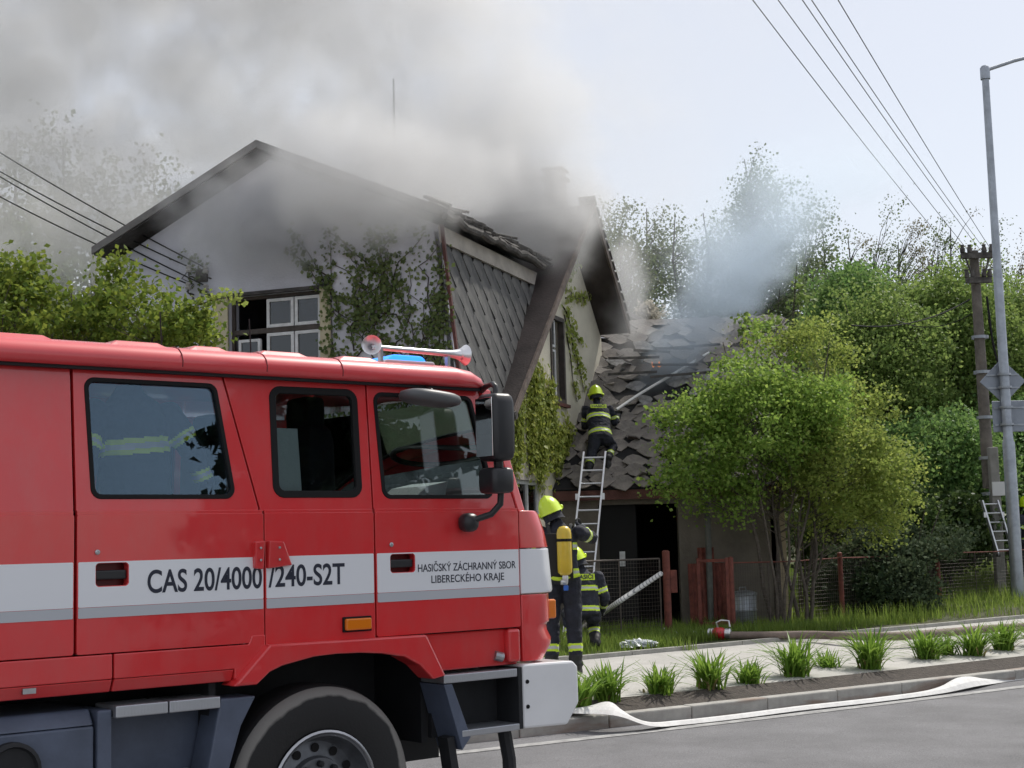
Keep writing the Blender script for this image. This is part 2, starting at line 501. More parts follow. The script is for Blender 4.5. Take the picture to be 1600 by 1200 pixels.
# sill panels under the doors
b = MB(); b.prism([(-2.05, -.004, 1.30), (-2.05, -.004, 1.424), (-1.245, -.004, 1.424), (-1.245, -.004, 1.30)], (0, .07, 0))
b.prism([(-2.05, -.003, 1.298), (-1.245, -.003, 1.298), (-1.245, .03, 1.235), (-2.05, .03, 1.235)], (0, .06, 0)); b.build('sill_panel', red, ENG, bevel=.006)
b = MB(); b.prism([(-1.235, -.004, 1.30), (-1.235, -.004, 1.424), (-.475, -.004, 1.424), (-.455, -.004, 1.47), (-.375, -.004, 1.47), (-.375, -.004, 1.40), (-.53, -.004, 1.245), (-.56, -.004, 1.245), (-.56, -.004, 1.30)], (0, .07, 0))
b.prism([(-1.235, -.003, 1.298), (-.562, -.003, 1.298), (-.562, .03, 1.235), (-1.235, .03, 1.235)], (0, .06, 0)); b.build('sill_panel', red, ENG, bevel=.006)
# wheel arch moulding
bm = bmesh.new()
outer = [(-.592, 1.212), (-.374, 1.418), (.659, 1.410), (.792, 1.165), (.700, 1.150), (.61, 1.236), (.50, 1.294), (.35, 1.322), (.195, 1.336), (.05, 1.34), (-.096, 1.335), (-.297, 1.30), (-.376, 1.272), (-.454, 1.212)]
plate(bm, [outer], lambda z: -.055, .16)
bmobj('wheel_arch', red, parent=ENG, mats=red, bevel=.012) if False else bmobj('wheel_arch', bm, red, ENG, bevel=.012)
# roof with stepped pads
prof = [(-.012, 2.878), (-.032, 2.895), (-.036, 2.93), (-.022, 2.965), (.012, 2.995), (.07, 3.012), (.25, 3.022), (1.25, 3.05)]
prof = prof + [(2.5 - y, z) for y, z in prof[::-1][1:]]
rings = []
for x, k, dz in ((-2.05, 0, 0), (-1.2, 0, 0), (0, 0, 0), (.95, 0, 0), (1.08, .012, .02), (1.15, .03, .05), (1.19, .055, .10)):
    rings.append([(x, y + (k if y < 1.25 else -k), max(2.878, z - dz * (z - 2.878) / .15)) for y, z in prof])
b = MB(); b.loft(rings); redroof = mat('sky_sheen_roof_red', (.66, .055, .065), .42, coat=.8, var=.06, vscale=2)  # sky's sheen on the roof painted in as a paler, pinker red
roof = b.build('roof', redroof, ENG, smooth=50)
for x0, x1 in ((-2.04, -1.54), (-1.25, -.92), (-.80, -.56), (-.38, -.06), (.14, .42)):
    b = MB(); zt = 3.028
    b.loft([[(x0, .02, 2.985), (x0, .5, 3.0), (x0, .5, 3.012), (x0, .03, 3.0)], [(x0 + .05, .02, 2.985), (x0 + .05, .5, 3.0), (x0 + .05, .5, zt + .012), (x0 + .05, .06, zt)],
            [(x1 - .05, .02, 2.985), (x1 - .05, .5, 3.0), (x1 - .05, .5, zt + .012), (x1 - .05, .06, zt)], [(x1, .02, 2.985), (x1, .5, 3.0), (x1, .5, 3.012), (x1, .03, 3.0)]])
    b.build('roof_pad', redroof, roof, bevel=.008)
for x in (-.87, -.365, .125):
    b = MB(); b.tube([(x, y, z + .0012) for y, z in prof[1:8]], .0035, 6); b.build('roof_seam', redshadow, roof)
# dark strip painted in for the gutter's shadow gap; pillar, windscreen
b = MB(); b.box((-2.05, .012, 2.862), (1.17, .05, 2.885)); b.build('shadow_gap_strip', darkin, ENG)
b = MB(); b.prism([(1.412, .004, 2.12), (1.485, .02, 2.12), (1.262, .06, 2.88), (1.175, .046, 2.88)], (0, .09, 0)); b.build('windscreen_pillar', red, ENG, bevel=.01)
b = MB(); b.prism([(1.412, 2.406, 2.12), (1.485, 2.39, 2.12), (1.262, 2.35, 2.88), (1.175, 2.364, 2.88)], (0, .09, 0)); b.build('windscreen_pillar', red, ENG, bevel=.01)
rings = []
for z, x in ((2.12, 1.49), (2.5, 1.375), (2.87, 1.262)):
    rings.append([(x + .13 * (1 - ((y - 1.25) / 1.19) ** 2), y, z) for y in np.linspace(.06, 2.44, 13)])
b = MB(); b.loft(rings, cap=False, closed=False); b.build('windscreen', glass, ENG, smooth=60, fix=False)
b = MB(); b.tube([(1.492, .07, 2.13), (1.27, .075, 2.87)], .014, 8); b.build('windscreen_seal', rubber, ENG)
# nose of the cab: one curved shell in three bands
def nose_ring(z, dx, s=0.0):
    pts = []
    for a in np.linspace(0, 90, 9):
        pts.append((1.555 + dx + .2 * math.sin(R(a)), s + .2 - .2 * math.cos(R(a))))
    pts = [(1.418, s)] + pts + [(1.79 + dx, 1.25)]
    pts = pts + [(x, 2.5 - y) for x, y in pts[::-1][1:]]
    return [(x, y, z) for x, y in pts]
bands = (('nose_upper', [(2.125, -.10), (2.10, -.075), (1.99, -.03), (1.892, -.005)], red), ('nose_stripe', [(1.887, -.003), (1.75, .01), (1.63, .022), (1.612, .012)], white),
         ('nose_lower', [(1.606, -.008), (1.43, -.012), (1.42, -.035), (1.38, -.03), (1.33, .0), (1.29, -.005), (1.20, -.075)], red))
for nm, zs, m in bands:
    b = MB(); b.loft([nose_ring(z, dx) for z, dx in zs]); b.build(nm, m, ENG, smooth=40, bevel=.006)
b = MB(); b.box((1.70, .075, 1.445), (1.765, .16, 1.565)); b.build('turn_signal', orange, ENG, bevel=.012)
# recessed apron behind the front step
b = MB(); b.box((.705, .035, 1.185), (1.40, .10, 1.405)); b.build('front_apron', red, ENG, bevel=.01)
b = MB(); b.box((1.30, -.008, 1.20), (1.40, .05, 1.405)); b.build('front_apron', red, ENG, bevel=.02)
b = MB(); b.tube([(1.22, .03, 1.25), (1.27, .015, 1.235)], .03, 10); b.build('apron_latch', steel, ENG)
# bumper
b = MB(); b.prism([(1.392, -.03, .80), (1.392, -.03, 1.188), (1.80, -.03, 1.180), (1.838, -.03, 1.145), (1.838, -.03, .92), (1.74, -.03, .792)], (0, 2.56, 0))
bump = b.build('bumper', whitep, ENG, bevel=.014)
for z in (.93, 1.08):
    b = MB(); b.lathe([(0, 0), (.013, 0), (.012, .006), (0, .007)], (1.42, -.031, z), (0, -1, 0), 12, cap=False); b.build('bolt', rubber, bump)
b = MB(); b.prism([(1.36, -.02, .80), (1.36, -.02, 1.17), (1.388, -.02, 1.17), (1.388, -.02, .80)], (0, .4, 0)); b.build('bumper_bracket', darkin, ENG)
# front steps
for (x0, x1, z0, z1, nm) in ((.80, 1.355, 1.115, 1.165, 'front_step'), (.925, 1.365, .795, .835, 'front_step')):
    b = MB(); b.box((x0, -.02, z0), (x1, .22, z1)); b.build(nm, tread, ENG, bevel=.006)
b = MB(); b.prism([(.80, -.018, 1.11), (.86, -.018, 1.11), (.99, -.018, .79), (.925, -.018, .72), (.90, -.018, .80)], (0, .25, 0)); b.build('step_bracket', navyp, ENG, bevel=.004)
b = MB(); b.box((.86, .2, .78), (1.37, .24, 1.12)); b.build('step_back', darkin, ENG)
b = MB(); b.bar((.86, .06, .80), (.955, .06, .22), .10, .05, (1, 0, 0)); b.build('underrun_leg', darkin, ENG)
b = MB(); b.tube([(1.30, .06, .80), (1.335, .06, .62), (1.34, .06, .42), (1.29, .06, .25)], .042, 8); b.build('underrun_leg', darkin, ENG)
# chassis boxes and rear step on the near side
b = MB(); b.box((-3.2, .03, .35), (-1.325, .75, 1.075)); b.prism([(-3.2, .03, 1.078), (-1.325, .03, 1.078), (-1.325, .09, 1.155), (-3.2, .09, 1.155)], (0, .6, 0)); lk = b.build('side_locker', navyp, ENG, bevel=.012)
b = MB(); b.lathe([(0, 0), (.14, 0), (.14, .04), (.12, .05), (.11, .03), (0, .03)], (-1.745, .03, .90), (0, -1, 0), 24, cap=False); b.build('filler_cap', darkin, lk, smooth=40)
b = MB(); b.box((-1.80, -.015, .885), (-1.69, -.0, .915)); b.build('cap_handle', steel, lk, bevel=.004)
b = MB(); b.box((-1.312, .02, .42), (-1.235, .7, 1.148)); b.build('step_side', navyp, ENG, bevel=.01)
for x0, x1 in ((-1.228, -.945), (-.937, -.648)):
    b = MB(); b.box((x0, -.01, 1.105), (x1, .25, 1.165)); b.build('rear_step', tread, ENG, bevel=.006)
b = MB(); b.box((-1.05, -.01, .73), (-.72, .25, .785)); b.build('rear_step', tread, ENG, bevel=.006)
b = MB(); b.box((-1.232, .22, .45), (-.64, .26, 1.10)); b.build('step_back', navyp, ENG, bevel=.006)
b = MB(); b.prism([(-.64, .0, 1.15), (-.43, .0, 1.15), (-.52, .0, 1.0), (-.66, .0, .58), (-.80, .0, .58), (-.72, .0, .78)], (0, .2, 0)); b.build('step_bracket', navyp, ENG, bevel=.01)
# wheel house and underbody
b = MB(); b.box((-.62, .75, .45), (.85, .8, 1.42)); b.box((-.62, .06, 1.37), (.82, .75, 1.40)); b.box((-.66, .1, .6), (-.62, .75, 1.40)); b.box((.82, .25, .75), (.86, .75, 1.40))
b.build('wheel_house', darkin, ENG)
b = MB(); b.box((-6.4, .85, .55), (1.38, 1.65, 1.2)); b.build('chassis_frame', darkin, ENG)
b = MB(); b.box((-2.04, .06, 1.36), (1.45, 2.44, 1.42)); b.build('cab_floor', darkin, ENG)
b = MB(); b.box((-2.05, .06, 1.42), (-2.0, 2.44, 2.87)); b.build('cab_rear_wall', darkin, ENG)
# wheels
def wheel(cx, y0, sgn):
    e = bpy.data.objects.new('wheel', None); link(e, ENG); e.location = (cx, y0, .585)
    ax = (0, -sgn, 0)
    b = MB(); b.lathe([(.335, -.33), (.34, -.36), (.50, -.36), (.56, -.33), (.585, -.27), (.585, -.07), (.572, -.03), (.54, .0), (.48, .012), (.40, .01), (.345, -.005), (.325, -.03), (.325, -.3)], (0, 0, 0), ax, 64, cap=False); b.build('tyre', tyrem, e, smooth=35)
    b = MB(); b.lathe([(.326, -.04), (.334, -.002), (.322, .006), (.306, -.004), (.298, -.05), (.285, -.10), (.27, -.115), (.19, -.10), (.18, -.06), (.0, -.06)], (0, 0, 0), ax, 48, cap=False)
    rim = b.build('rim', mat('rim_grey', (.17, .18, .20), .42, metal=.6, var=.25, vscale=9), e, smooth=35)
    b = MB(); b.lathe([(.335, -.006), (.338, .004), (.326, .012), (.316, .004), (.313, -.01)], (0, 0, 0), ax, 48, cap=False); b.build('rim_edge', steel, rim, smooth=60)
    for k in range(12):
        a = 2 * math.pi * k / 12
        b = MB(); b.lathe([(0, -.1005), (.026, -.1005), (.026, -.098), (0, -.098)], (.235 * math.cos(a), 0, .235 * math.sin(a)), ax, 12, cap=False); b.build('rim_hole', rubber, rim)
    for k in range(10):
        a = 2 * math.pi * (k + .5) / 10
        b = MB(); b.lathe([(.018, -.07), (.018, -.03), (.010, -.02), (0, -.02)], (.15 * math.cos(a), 0, .15 * math.sin(a)), ax, 8); b.build('wheel_bolt', darkin, rim)
    b = MB(); b.lathe([(.10, -.06), (.10, .0), (.085, .03), (.0, .035)], (0, 0, 0), ax, 24); b.build('hub', darkin, rim, smooth=40)
wheel(.012, .035, 1)
wheel(.012, 2.465, -1)
wheel(-3.9, .035, 1)
# mirrors
b = MB()
def rbox(b, c, h, r=.35):
    """soft box as a superellipsoid"""
    rings = []
    for i in range(9):
        t = -math.pi / 2 + math.pi * i / 8
        cz = math.copysign(abs(math.sin(t)) ** r, t); cr = max(.02, abs(math.cos(t)) ** r)
        rings.append([(c[0] + h[0] * cr * math.copysign(abs(math.cos(a)) ** r, math.cos(a)), c[1] + h[1] * cr * math.copysign(abs(math.sin(a)) ** r, math.sin(a)), c[2] + h[2] * cz) for a in np.linspace(0, 2 * math.pi, 24, endpoint=False)])
    return b.loft(rings)
mr = bpy.data.objects.new('wing_mirror', None); link(mr, ENG)
b = MB(); rbox(b, (1.075, -.22, 2.615), (.085, .10, .205)); b.build('mirror_housing', blackp, mr, smooth=50)
b = MB(); rbox(b, (1.07, -.22, 2.298), (.083, .085, .078)); b.build('mirror_housing', blackp, mr, smooth=50)
b = MB(); b.box((.986, -.30, 2.44), (.992, -.14, 2.79)); b.build('mirror_glass', mirrorg, mr, bevel=.002)
b = MB(); b.tube([(1.17, .03, 2.865), (1.14, -.06, 2.885), (1.10, -.17, 2.885), (1.085, -.22, 2.86), (1.08, -.22, 2.80)], .018, 8); b.build('mirror_arm', blackp, mr, smooth=60)
b = MB(); b.tube([(1.09, -.22, 2.45), (1.10, -.21, 2.35)], .03, 8); b.build('mirror_arm', blackp, mr, smooth=60)
b = MB(); b.tube([(1.12, -.2, 2.24), (1.12, -.19, 2.16), (1.08, -.15, 2.10), (1.0, -.09, 2.07)], .02, 8); b.build('mirror_arm', blackp, mr, smooth=60)
b = MB(); rbox(b, (.985, -.05, 2.055), (.058, .06, .058), .8); b.build('arm_joint', blackp, mr, smooth=60)
M = Matrix.Translation((.67, -.12, 2.785)) @ Matrix.Rotation(R(5), 4, 'Y')
b = MB(); rbox(b, (0, 0, 0), (.195, .12, .045), .7)
b.v = [tuple(M @ Vector(v)) for v in b.v]; km = b.build('kerb_mirror', visor_m, ENG, smooth=50)
b = MB(); b.tube([(.74, .01, 2.86), (.72, -.06, 2.84), (.70, -.1, 2.81)], .014, 8); b.build('mirror_arm', blackp, km)
# horns and beacon on the roof
hz, hy = 3.115, .20
b = MB()
b.lathe([(.012, .0), (.016, .06), (.018, .5), (.024, .60), (.036, .66), (.062, .70), (.066, .705), (.055, .70), (.02, .62), (0, .6)], (.475, hy, hz), (1, 0, -.01), 20, cap=False)
horn = b.build('air_horn', chrome, ENG, smooth=60)
b = MB(); b.lathe([(.0, -.02), (.018, -.02), (.02, .04), (.03, .08), (.056, .115), (.060, .118), (.05, .112), (.015, .06), (0, .05)], (.52, hy + .06, hz + .0), (-.55, -.8, .06), 20, cap=False); b.build('air_horn', chrome, ENG, smooth=60)
for x in (.53, 1.03):
    b = MB(); b.box((x, hy - .015, 3.01), (x + .02, hy + .015, hz)); b.build('horn_bracket', steel, horn)
bc = bpy.data.objects.new('beacon_bar', None); link(bc, ENG)
b = MB(); b.prism([(.66, .42, 3.02), (1.12, .42, 3.02), (1.10, .42, 3.085), (.74, .42, 3.085)], (0, 1.66, 0)); b.build('beacon_base', clearl, bc, bevel=.01)
for y in (.44, 1.35):
    b = MB(); b.prism([(.76, y, 3.087), (1.06, y, 3.087), (1.02, y, 3.12), (.80, y, 3.12)], (0, .7, 0)); b.build('beacon_lens', bluel, bc, bevel=.015)
for x in (-.83, -.28):
    b = MB(); b.tube([(x, .3, 3.02), (x - .01, .3, 3.24)], .004, 6); b.build('whip_antenna', rubber, ENG)
# cab interior
b = MB(); b.prism([(-.28, .10, 1.42), (-.02, .10, 1.42), (-.10, .10, 2.60), (-.28, .10, 2.60)], (0, .5, 0)); b.build('equipment_locker', mat('locker_sheet', (.84, .86, .88), .5, bump=.3, bscale=60), ENG)
for (x, y) in ((-.95, .35), (-.95, 1.5), (.55, .35), (.55, 1.6)):
    s = bpy.data.objects.new('seat', None); link(s, ENG)
    b = MB(); rbox(b, (x - .30, y + .28, 2.25), (.10, .25, .42)); b.build('backrest', cloth_in, s, smooth=50)
    b = MB(); rbox(b, (x - .28, y + .28, 2.74), (.07, .14, .10)); b.build('headrest', cloth_in, s, smooth=50)
    b = MB(); rbox(b, (x, y + .28, 1.80), (.28, .26, .10)); b.build('cushion', cloth_in, s, smooth=50)
b = MB(); b.box((1.12, .12, 1.9), (1.48, 2.38, 2.24)); b.build('dashboard', blackp, ENG, bevel=.03)
b = MB(); b.prism([(1.0, .5, 2.24), (1.22, .5, 2.24), (1.24, .5, 2.33), (1.08, .5, 2.30)], (0, .4, 0)); b.build('document_tray', mat('paper', (.7, .71, .72), .8), ENG)
b = MB()
tor = [(1.02 + .21 * math.sin(t) * .5, 1.85 + .22 * math.cos(t), 2.25 + .21 * math.sin(t) * .85) for t in np.linspace(0, 2 * math.pi, 25)]
b.tube(tor, .016, 8); b.build('steering_wheel', rubber, ENG, smooth=60)
b = MB(); b.tube([(-.15, .75, 2.72), (.05, .75, 2.74)], .05, 10); b.build('spare_cylinder', mat('cyl_yellow', (.62, .42, .02), .35, coat=.3), ENG, smooth=50)
# rear body behind the cab
b = MB(); b.box((-6.6, -.02, 1.2), (-2.12, 2.52, 3.05)); rb = b.build('rear_body', red, ENG, bevel=.03)
b = MB(); b.box((-6.59, -.026, 1.608), (-2.13, -.021, 1.887)); b.build('white_stripe', white, rb)
for k in range(2):
    x0 = -6.3 + k * 2.1
    for j in range(20):
        b = MB(); b.box((x0, -.034, 1.93 + j * .05), (x0 + 1.8, -.022, 1.972 + j * .05)); b.build('shutter_slat', steel, rb)
# ------------------------------------------------------------------ ground, road, pavement
rnd = random.Random(7)
UA = R(54)
U = Vector((math.sin(UA), math.cos(UA), 0)); V = Vector((-math.cos(UA), math.sin(UA), 0))
def uv(u, v, z=0.0): return Vector((U.x * u + V.x * v, U.y * u + V.y * v, z))
def kerb_v(u):
    if u >= 15.2: return 10.77
    if u > 2: return 10.77 + .0052 * (15.2 - u) ** 2
    return 10.77 + .0052 * 13.2 ** 2 + .137 * (2 - u)
def pav_v(u): return 14.09 + .052 * (u - 11.08)
def ground_z(x, y):
    z = .36 + .03 * max(0, y - 25)
    if y > 48: z += .10 * (y - 48)
    return z
asphalt = mat('asphalt', (.15, .15, .157), .85, var=.24, vscale=.8, bump=.35, bscale=220)
def speckle(m, s1, amt):
    """fine stone speckle multiplied over the base colour"""
    N = m.node_tree; P = N.nodes['Principled BSDF']; src = P.inputs['Base Color'].links[0].from_socket
    tc = N.nodes.new('ShaderNodeTexCoord'); vo = N.nodes.new('ShaderNodeTexNoise'); vo.inputs['Scale'].default_value = s1; vo.inputs['Detail'].default_value = 2
    N.links.new(tc.outputs['Object'], vo.inputs['Vector'])
    mr = N.nodes.new('ShaderNodeMapRange'); mr.inputs[1].default_value = .3; mr.inputs[2].default_value = .7; mr.inputs[3].default_value = 1 - amt; mr.inputs[4].default_value = 1 + amt
    N.links.new(vo.outputs['Fac'], mr.inputs[0])
    mx = N.nodes.new('ShaderNodeMix'); mx.data_type = 'RGBA'; mx.blend_type = 'MULTIPLY'; mx.inputs[0].default_value = 1
    N.links.new(src, mx.inputs[6]); N.links.new(mr.outputs[0], mx.inputs[7]); N.links.new(mx.outputs[2], P.inputs['Base Color'])
speckle(asphalt, 90, .3)
concrete = mat('kerb_concrete', (.36, .35, .325), .85, var=.18, vscale=5, bump=.25, bscale=120)
def rust_stain(m):
    N = m.node_tree; P = N.nodes['Principled BSDF']; src = P.inputs['Base Color'].links[0].from_socket
    tc = N.nodes.new('ShaderNodeTexCoord'); no = N.nodes.new('ShaderNodeTexNoise'); no.inputs['Scale'].default_value = 1.1; no.inputs['Detail'].default_value = 5
    mp = N.nodes.new('ShaderNodeMapping'); mp.inputs['Scale'].default_value = (1, 1, 6)
    oi = N.nodes.new('ShaderNodeObjectInfo'); ad = N.nodes.new('ShaderNodeVectorMath'); N.links.new(tc.outputs['Object'], ad.inputs[0]); N.links.new(oi.outputs['Location'], ad.inputs[1])
    N.links.new(ad.outputs[0], mp.inputs[0]); N.links.new(mp.outputs[0], no.inputs['Vector'])
    mr = N.nodes.new('ShaderNodeMapRange'); mr.inputs[1].default_value = .5; mr.inputs[2].default_value = .66; mr.inputs[4].default_value = .7; N.links.new(no.outputs['Fac'], mr.inputs[0])
    mx = N.nodes.new('ShaderNodeMix'); mx.data_type = 'RGBA'; mx.inputs[7].default_value = (.20, .115, .07, 1); N.links.new(mr.outputs[0], mx.inputs[0])
    N.links.new(src, mx.inputs[6]); N.links.new(mx.outputs[2], P.inputs['Base Color'])
rust_stain(concrete)
pavem = mat('pavement_slab', (.42, .41, .385), .85, var=.12, vscale=2.5, bump=.2, bscale=150); speckle(pavem, 60, .12)
soilm = mat('bed_soil', (.055, .045, .038), .95, var=.4, vscale=14, bump=1.0, bscale=30)
earth = mat('grass_earth', (.045, .06, .02), .95, vscale=1.4, bump=.8, bscale=25, col2=(.07, .065, .03))
paint_w = mat('road_paint_white', (.19, .19, .19), .8, col2=(.42, .42, .41), vscale=7, bump=.2, bscale=150, detail=9.)

us = [-40, -20, -10, -4, 0] + [2 + .5 * i for i in range(64)] + [36, 40, 50, 70, 110]
def strip(name, f0, f1, z0, z1, m, n=1, us=us):
    vs = []; fs = []
    for u in us:
        a = f0(u); b_ = f1(u)
        for k in range(n + 1):
            t = k / n; vs.append(uv(u, a + (b_ - a) * t, z0 + (z1 - z0) * t))
    w = n + 1
    for i in range(len(us) - 1):
        for k in range(n): fs.append((i * w + k, (i + 1) * w + k, (i + 1) * w + k + 1, i * w + k + 1))
    return tag(sheet(name, vs, fs, m), kind='structure')
# road falls gently from the kerb to the crown side
strip('road', lambda u: kerb_v(u) - 5.2, lambda u: kerb_v(u) + .03, -.17, 0.0, asphalt, 4)
rd2 = strip('road', lambda u: -60, lambda u: kerb_v(u) - 5.2, -.17, -.17, asphalt, 1)
strip('road_edge_line', lambda u: kerb_v(u) - .46, lambda u: kerb_v(u) - .33, -.0110, -.0068, paint_w, 1)
# kerb of single stones
kerb = tag(empty('kerb', uv(4, kerb_v(4), 0)), kind='structure')
kb = MB(); kb.box((-.496, 0, -.12), (.496, .15, .125)); kme = kb.mesh('kerb_stone', concrete)
for i in range(46):
    u = 2.5 + i
    v = kerb_v(u); t = uv(u + .5, kerb_v(u + .5)) - uv(u - .5, kerb_v(u - .5))
    o = bpy.data.objects.new('kerb_stone', kme); link(o, kerb)
    o.location = uv(u, v, rnd.uniform(-.004, .004)) - kerb.location
    o.rotation_euler = (0, 0, math.atan2(t.y, t.x) + rnd.uniform(-.004, .004))
    b_ = o.modifiers.new('bevel', 'BEVEL'); b_.width = .014; b_.segments = 2
strip('soil_bed', lambda u: kerb_v(u) + .15, lambda u: kerb_v(u) + .56, .11, .20, soilm, 4)
strip('pavement', lambda u: kerb_v(u) + .56, lambda u: pav_v(u), .19, .34, pavem, 4)
# low edging stones behind the pavement
edg = tag(empty('edging', uv(4, pav_v(4), .3)), kind='structure')
eb = MB(); eb.box((-.494, 0, -.15), (.494, .09, .06)); eme = eb.mesh('edging_stone', mat('edging_concrete', (.33, .325, .30), .85, var=.2, vscale=7, bump=.2, bscale=90))
for i in range(46):
    u = 4.5 + i
    o = bpy.data.objects.new('edging_stone', eme); link(o, edg)
    o.location = uv(u, pav_v(u), .335 + rnd.uniform(-.006, .006)) - edg.location
    t = uv(u + .5, pav_v(u + .5)) - uv(u - .5, pav_v(u - .5)); o.rotation_euler = (0, 0, math.atan2(t.y, t.x))
# the land behind: one sheet reaching the horizon
xs = np.concatenate([np.linspace(-400, -30, 12), np.linspace(-28, 40, 69), np.linspace(45, 400, 12)])
vv = [0.0, .3, 1, 2, 3, 4, 5, 6, 7, 8, 10, 12, 15, 18, 22, 26, 30, 36, 45, 60, 90, 150, 300, 600]
vs = []; fs = []
us2 = np.concatenate([np.linspace(-300, -12, 10), np.linspace(-10, 60, 71), np.linspace(65, 400, 12)])
for u in us2:
    for v in vv:
        p = uv(u, pav_v(max(-10, min(60, u))) + .085 + v)
        z = ground_z(p.x, p.y) + (0 if v < .1 else .03 * math.sin(p.x * 1.7) * math.cos(p.y * 1.3) - .01)
        if v > .1 and p.y < 60 and p.x > 6.5 and 24 < p.y < 27.5: z += .10
        vs.append((p.x, p.y, z if v > .1 else .345))
w_ = len(vv)
for i in range(len(us2) - 1):
    for k in range(w_ - 1): fs.append((i * w_ + k, (i + 1) * w_ + k, (i + 1) * w_ + k + 1, i * w_ + k + 1))
gnd = tag(sheet('ground', vs, fs, earth), kind='structure')

# ------------------------------------------------------------------ house
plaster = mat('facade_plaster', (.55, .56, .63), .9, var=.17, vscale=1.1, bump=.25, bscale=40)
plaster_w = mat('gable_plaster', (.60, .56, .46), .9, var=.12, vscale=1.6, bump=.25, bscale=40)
cream = mat('cream_surround', (.50, .45, .32), .9, var=.12, vscale=3)
roofdark = mat('roof_felt_brown', (.045, .035, .034), .8, var=.35, vscale=3, bump=.3, bscale=30)
soffit = mat('sooted_boards', (.065, .06, .06), .85, var=.5, vscale=4, bump=.3, bscale=20)
burnt = mat('burnt_tile', (.03, .028, .026), .9, var=.5, vscale=6, bump=.6, bscale=25, col2=(.13, .12, .11))
slate_m = mat('fibre_shingle', (.042, .043, .046), .8, var=.35, vscale=2.2, bump=.3, bscale=60, col2=(.15, .148, .142), detail=9.)
fascia = mat('fascia_board', (.38, .35, .31), .8, var=.25, vscale=2.5, bump=.2, bscale=30)
redtrim = mat('red_trim', (.085, .02, .015), .6, var=.3, vscale=8)
wframe = mat('window_frame_white', (.62, .63, .64), .6, var=.15, vscale=10)
wbrown = mat('window_frame_brown', (.06, .048, .042), .7, var=.3, vscale=8)
barge = mat('bargeboard_wood', (.13, .10, .085), .8, var=.4, vscale=6, bump=.3, bscale=40)
wglass = glassmat('house_glass', (.25, .28, .32), 1.7)
dark = mat('dark_inside', (.012, .012, .013), .95)
brickm = mat('chimney_brick', (.03, .024, .022), .9, var=.5, vscale=9, bump=.5, bscale=30)

HS = empty('house', (.6342, 24.0, 0.0), R(-20))   # local x outward (right side), y back, z up
tag(HS, 'two-storey house with ivy-grown walls burning through its roof, thick smoke pouring out', 'house')
FY = -4.63
# front wall with its window opening
bm = bmesh.new()
wx0, wx1, wz0, wz1 = -3.27, -1.80, 3.85, 5.36
plate(bm, [[(-5.1, .1), (.0, .1), (0, 3.45), (.28, 3.45), (.02, 6.08), (-2.58, 7.30), (-5.1, 6.10)], [(wx0, wz0), (wx1, wz0), (wx1, wz1), (wx0, wz1)]], lambda z: 0.0, .3)
fw = bmobj('front_wall', bm, plaster, HS); fw.location = (0, FY, 0)
win = bpy.data.objects.new('window', None); link(win, fw)
for (x0, x1) in ((wx0 - .22, wx0), (wx1, wx1 + .16)):
    b = MB(); b.box((x0, -.02, 3.6), (x1, .03, wz1 + .03)); b.build('window_surround', cream, fw)
b = MB(); b.box((wx0 - .22, -.022, wz1), (wx1 + .16, .03, wz1 + .05)); b.build('lintel_board', soffit, fw)
def frame(x0, z0, x1, z1, y, w, m, name='window_frame', parent=win, d=.05):
    bm = bmesh.new(); plate(bm, [[(x0, z0), (x1, z0), (x1, z1), (x0, z1)], [(x0 + w, z0 + w), (x1 - w, z0 + w), (x1 - w, z1 - w), (x0 + w, z1 - w)]], lambda z: y, d)
    return bmobj(name, bm, m, parent)
def pane(x0, z0, x1, z1, y, parent=win):
    b = MB(); b.box((x0, y, z0), (x1, y + .004, z1)); return b.build('pane', wglass, parent)
frame(wx0, wz0, wx1, wz1, .10, .045, wbrown)
c1, c2, c3, zt = -2.70, -2.27, -1.84, 4.86
for (x0, x1) in ((c1, c2), (c2 + .02, c3)):
    for (z0, z1) in ((zt + .03, wz1 - .06), (wz0 + .06, zt - .05)):
        frame(x0, z0, x1, z1, .09, .045, wframe); pane(x0 + .03, z0 + .03, x1 - .03, z1 - .03, .11)
b = MB(); b.box((wx0 + .04, .085, zt - .045), (wx1 - .04, .15, zt + .025)); b.build('transom', wbrown, win)
frame(wx0 + .13, wz0 + .06, c1 - .09, zt - .12, .06, .04, wframe)
pane(wx0 + .16, wz0 + .1, c1 - .12, zt - .15, .08)
# other walls
b = MB(); b.prism([(-.28, FY + .31, .1), (-.28, FY + .31, 6.0), (-.28, 8, 6.0), (-.28, 8, .1)], (-.02, 0, 0)); b.prism([(-5.1, FY + .31, .1), (-5.1, FY + .31, 6.05), (-5.1, 8, 6.05), (-5.1, 8, .1)], (.3, 0, 0))
b.build('side_wall', plaster, HS)
b = MB(); b.prism([(-5.1, 7.7, .1), (-.28, 7.7, .1), (-.28, 7.7, 6.1), (-2.58, 7.7, 7.3), (-5.1, 7.7, 6.05)], (0, .3, 0)); b.build('rear_wall', plaster, HS)
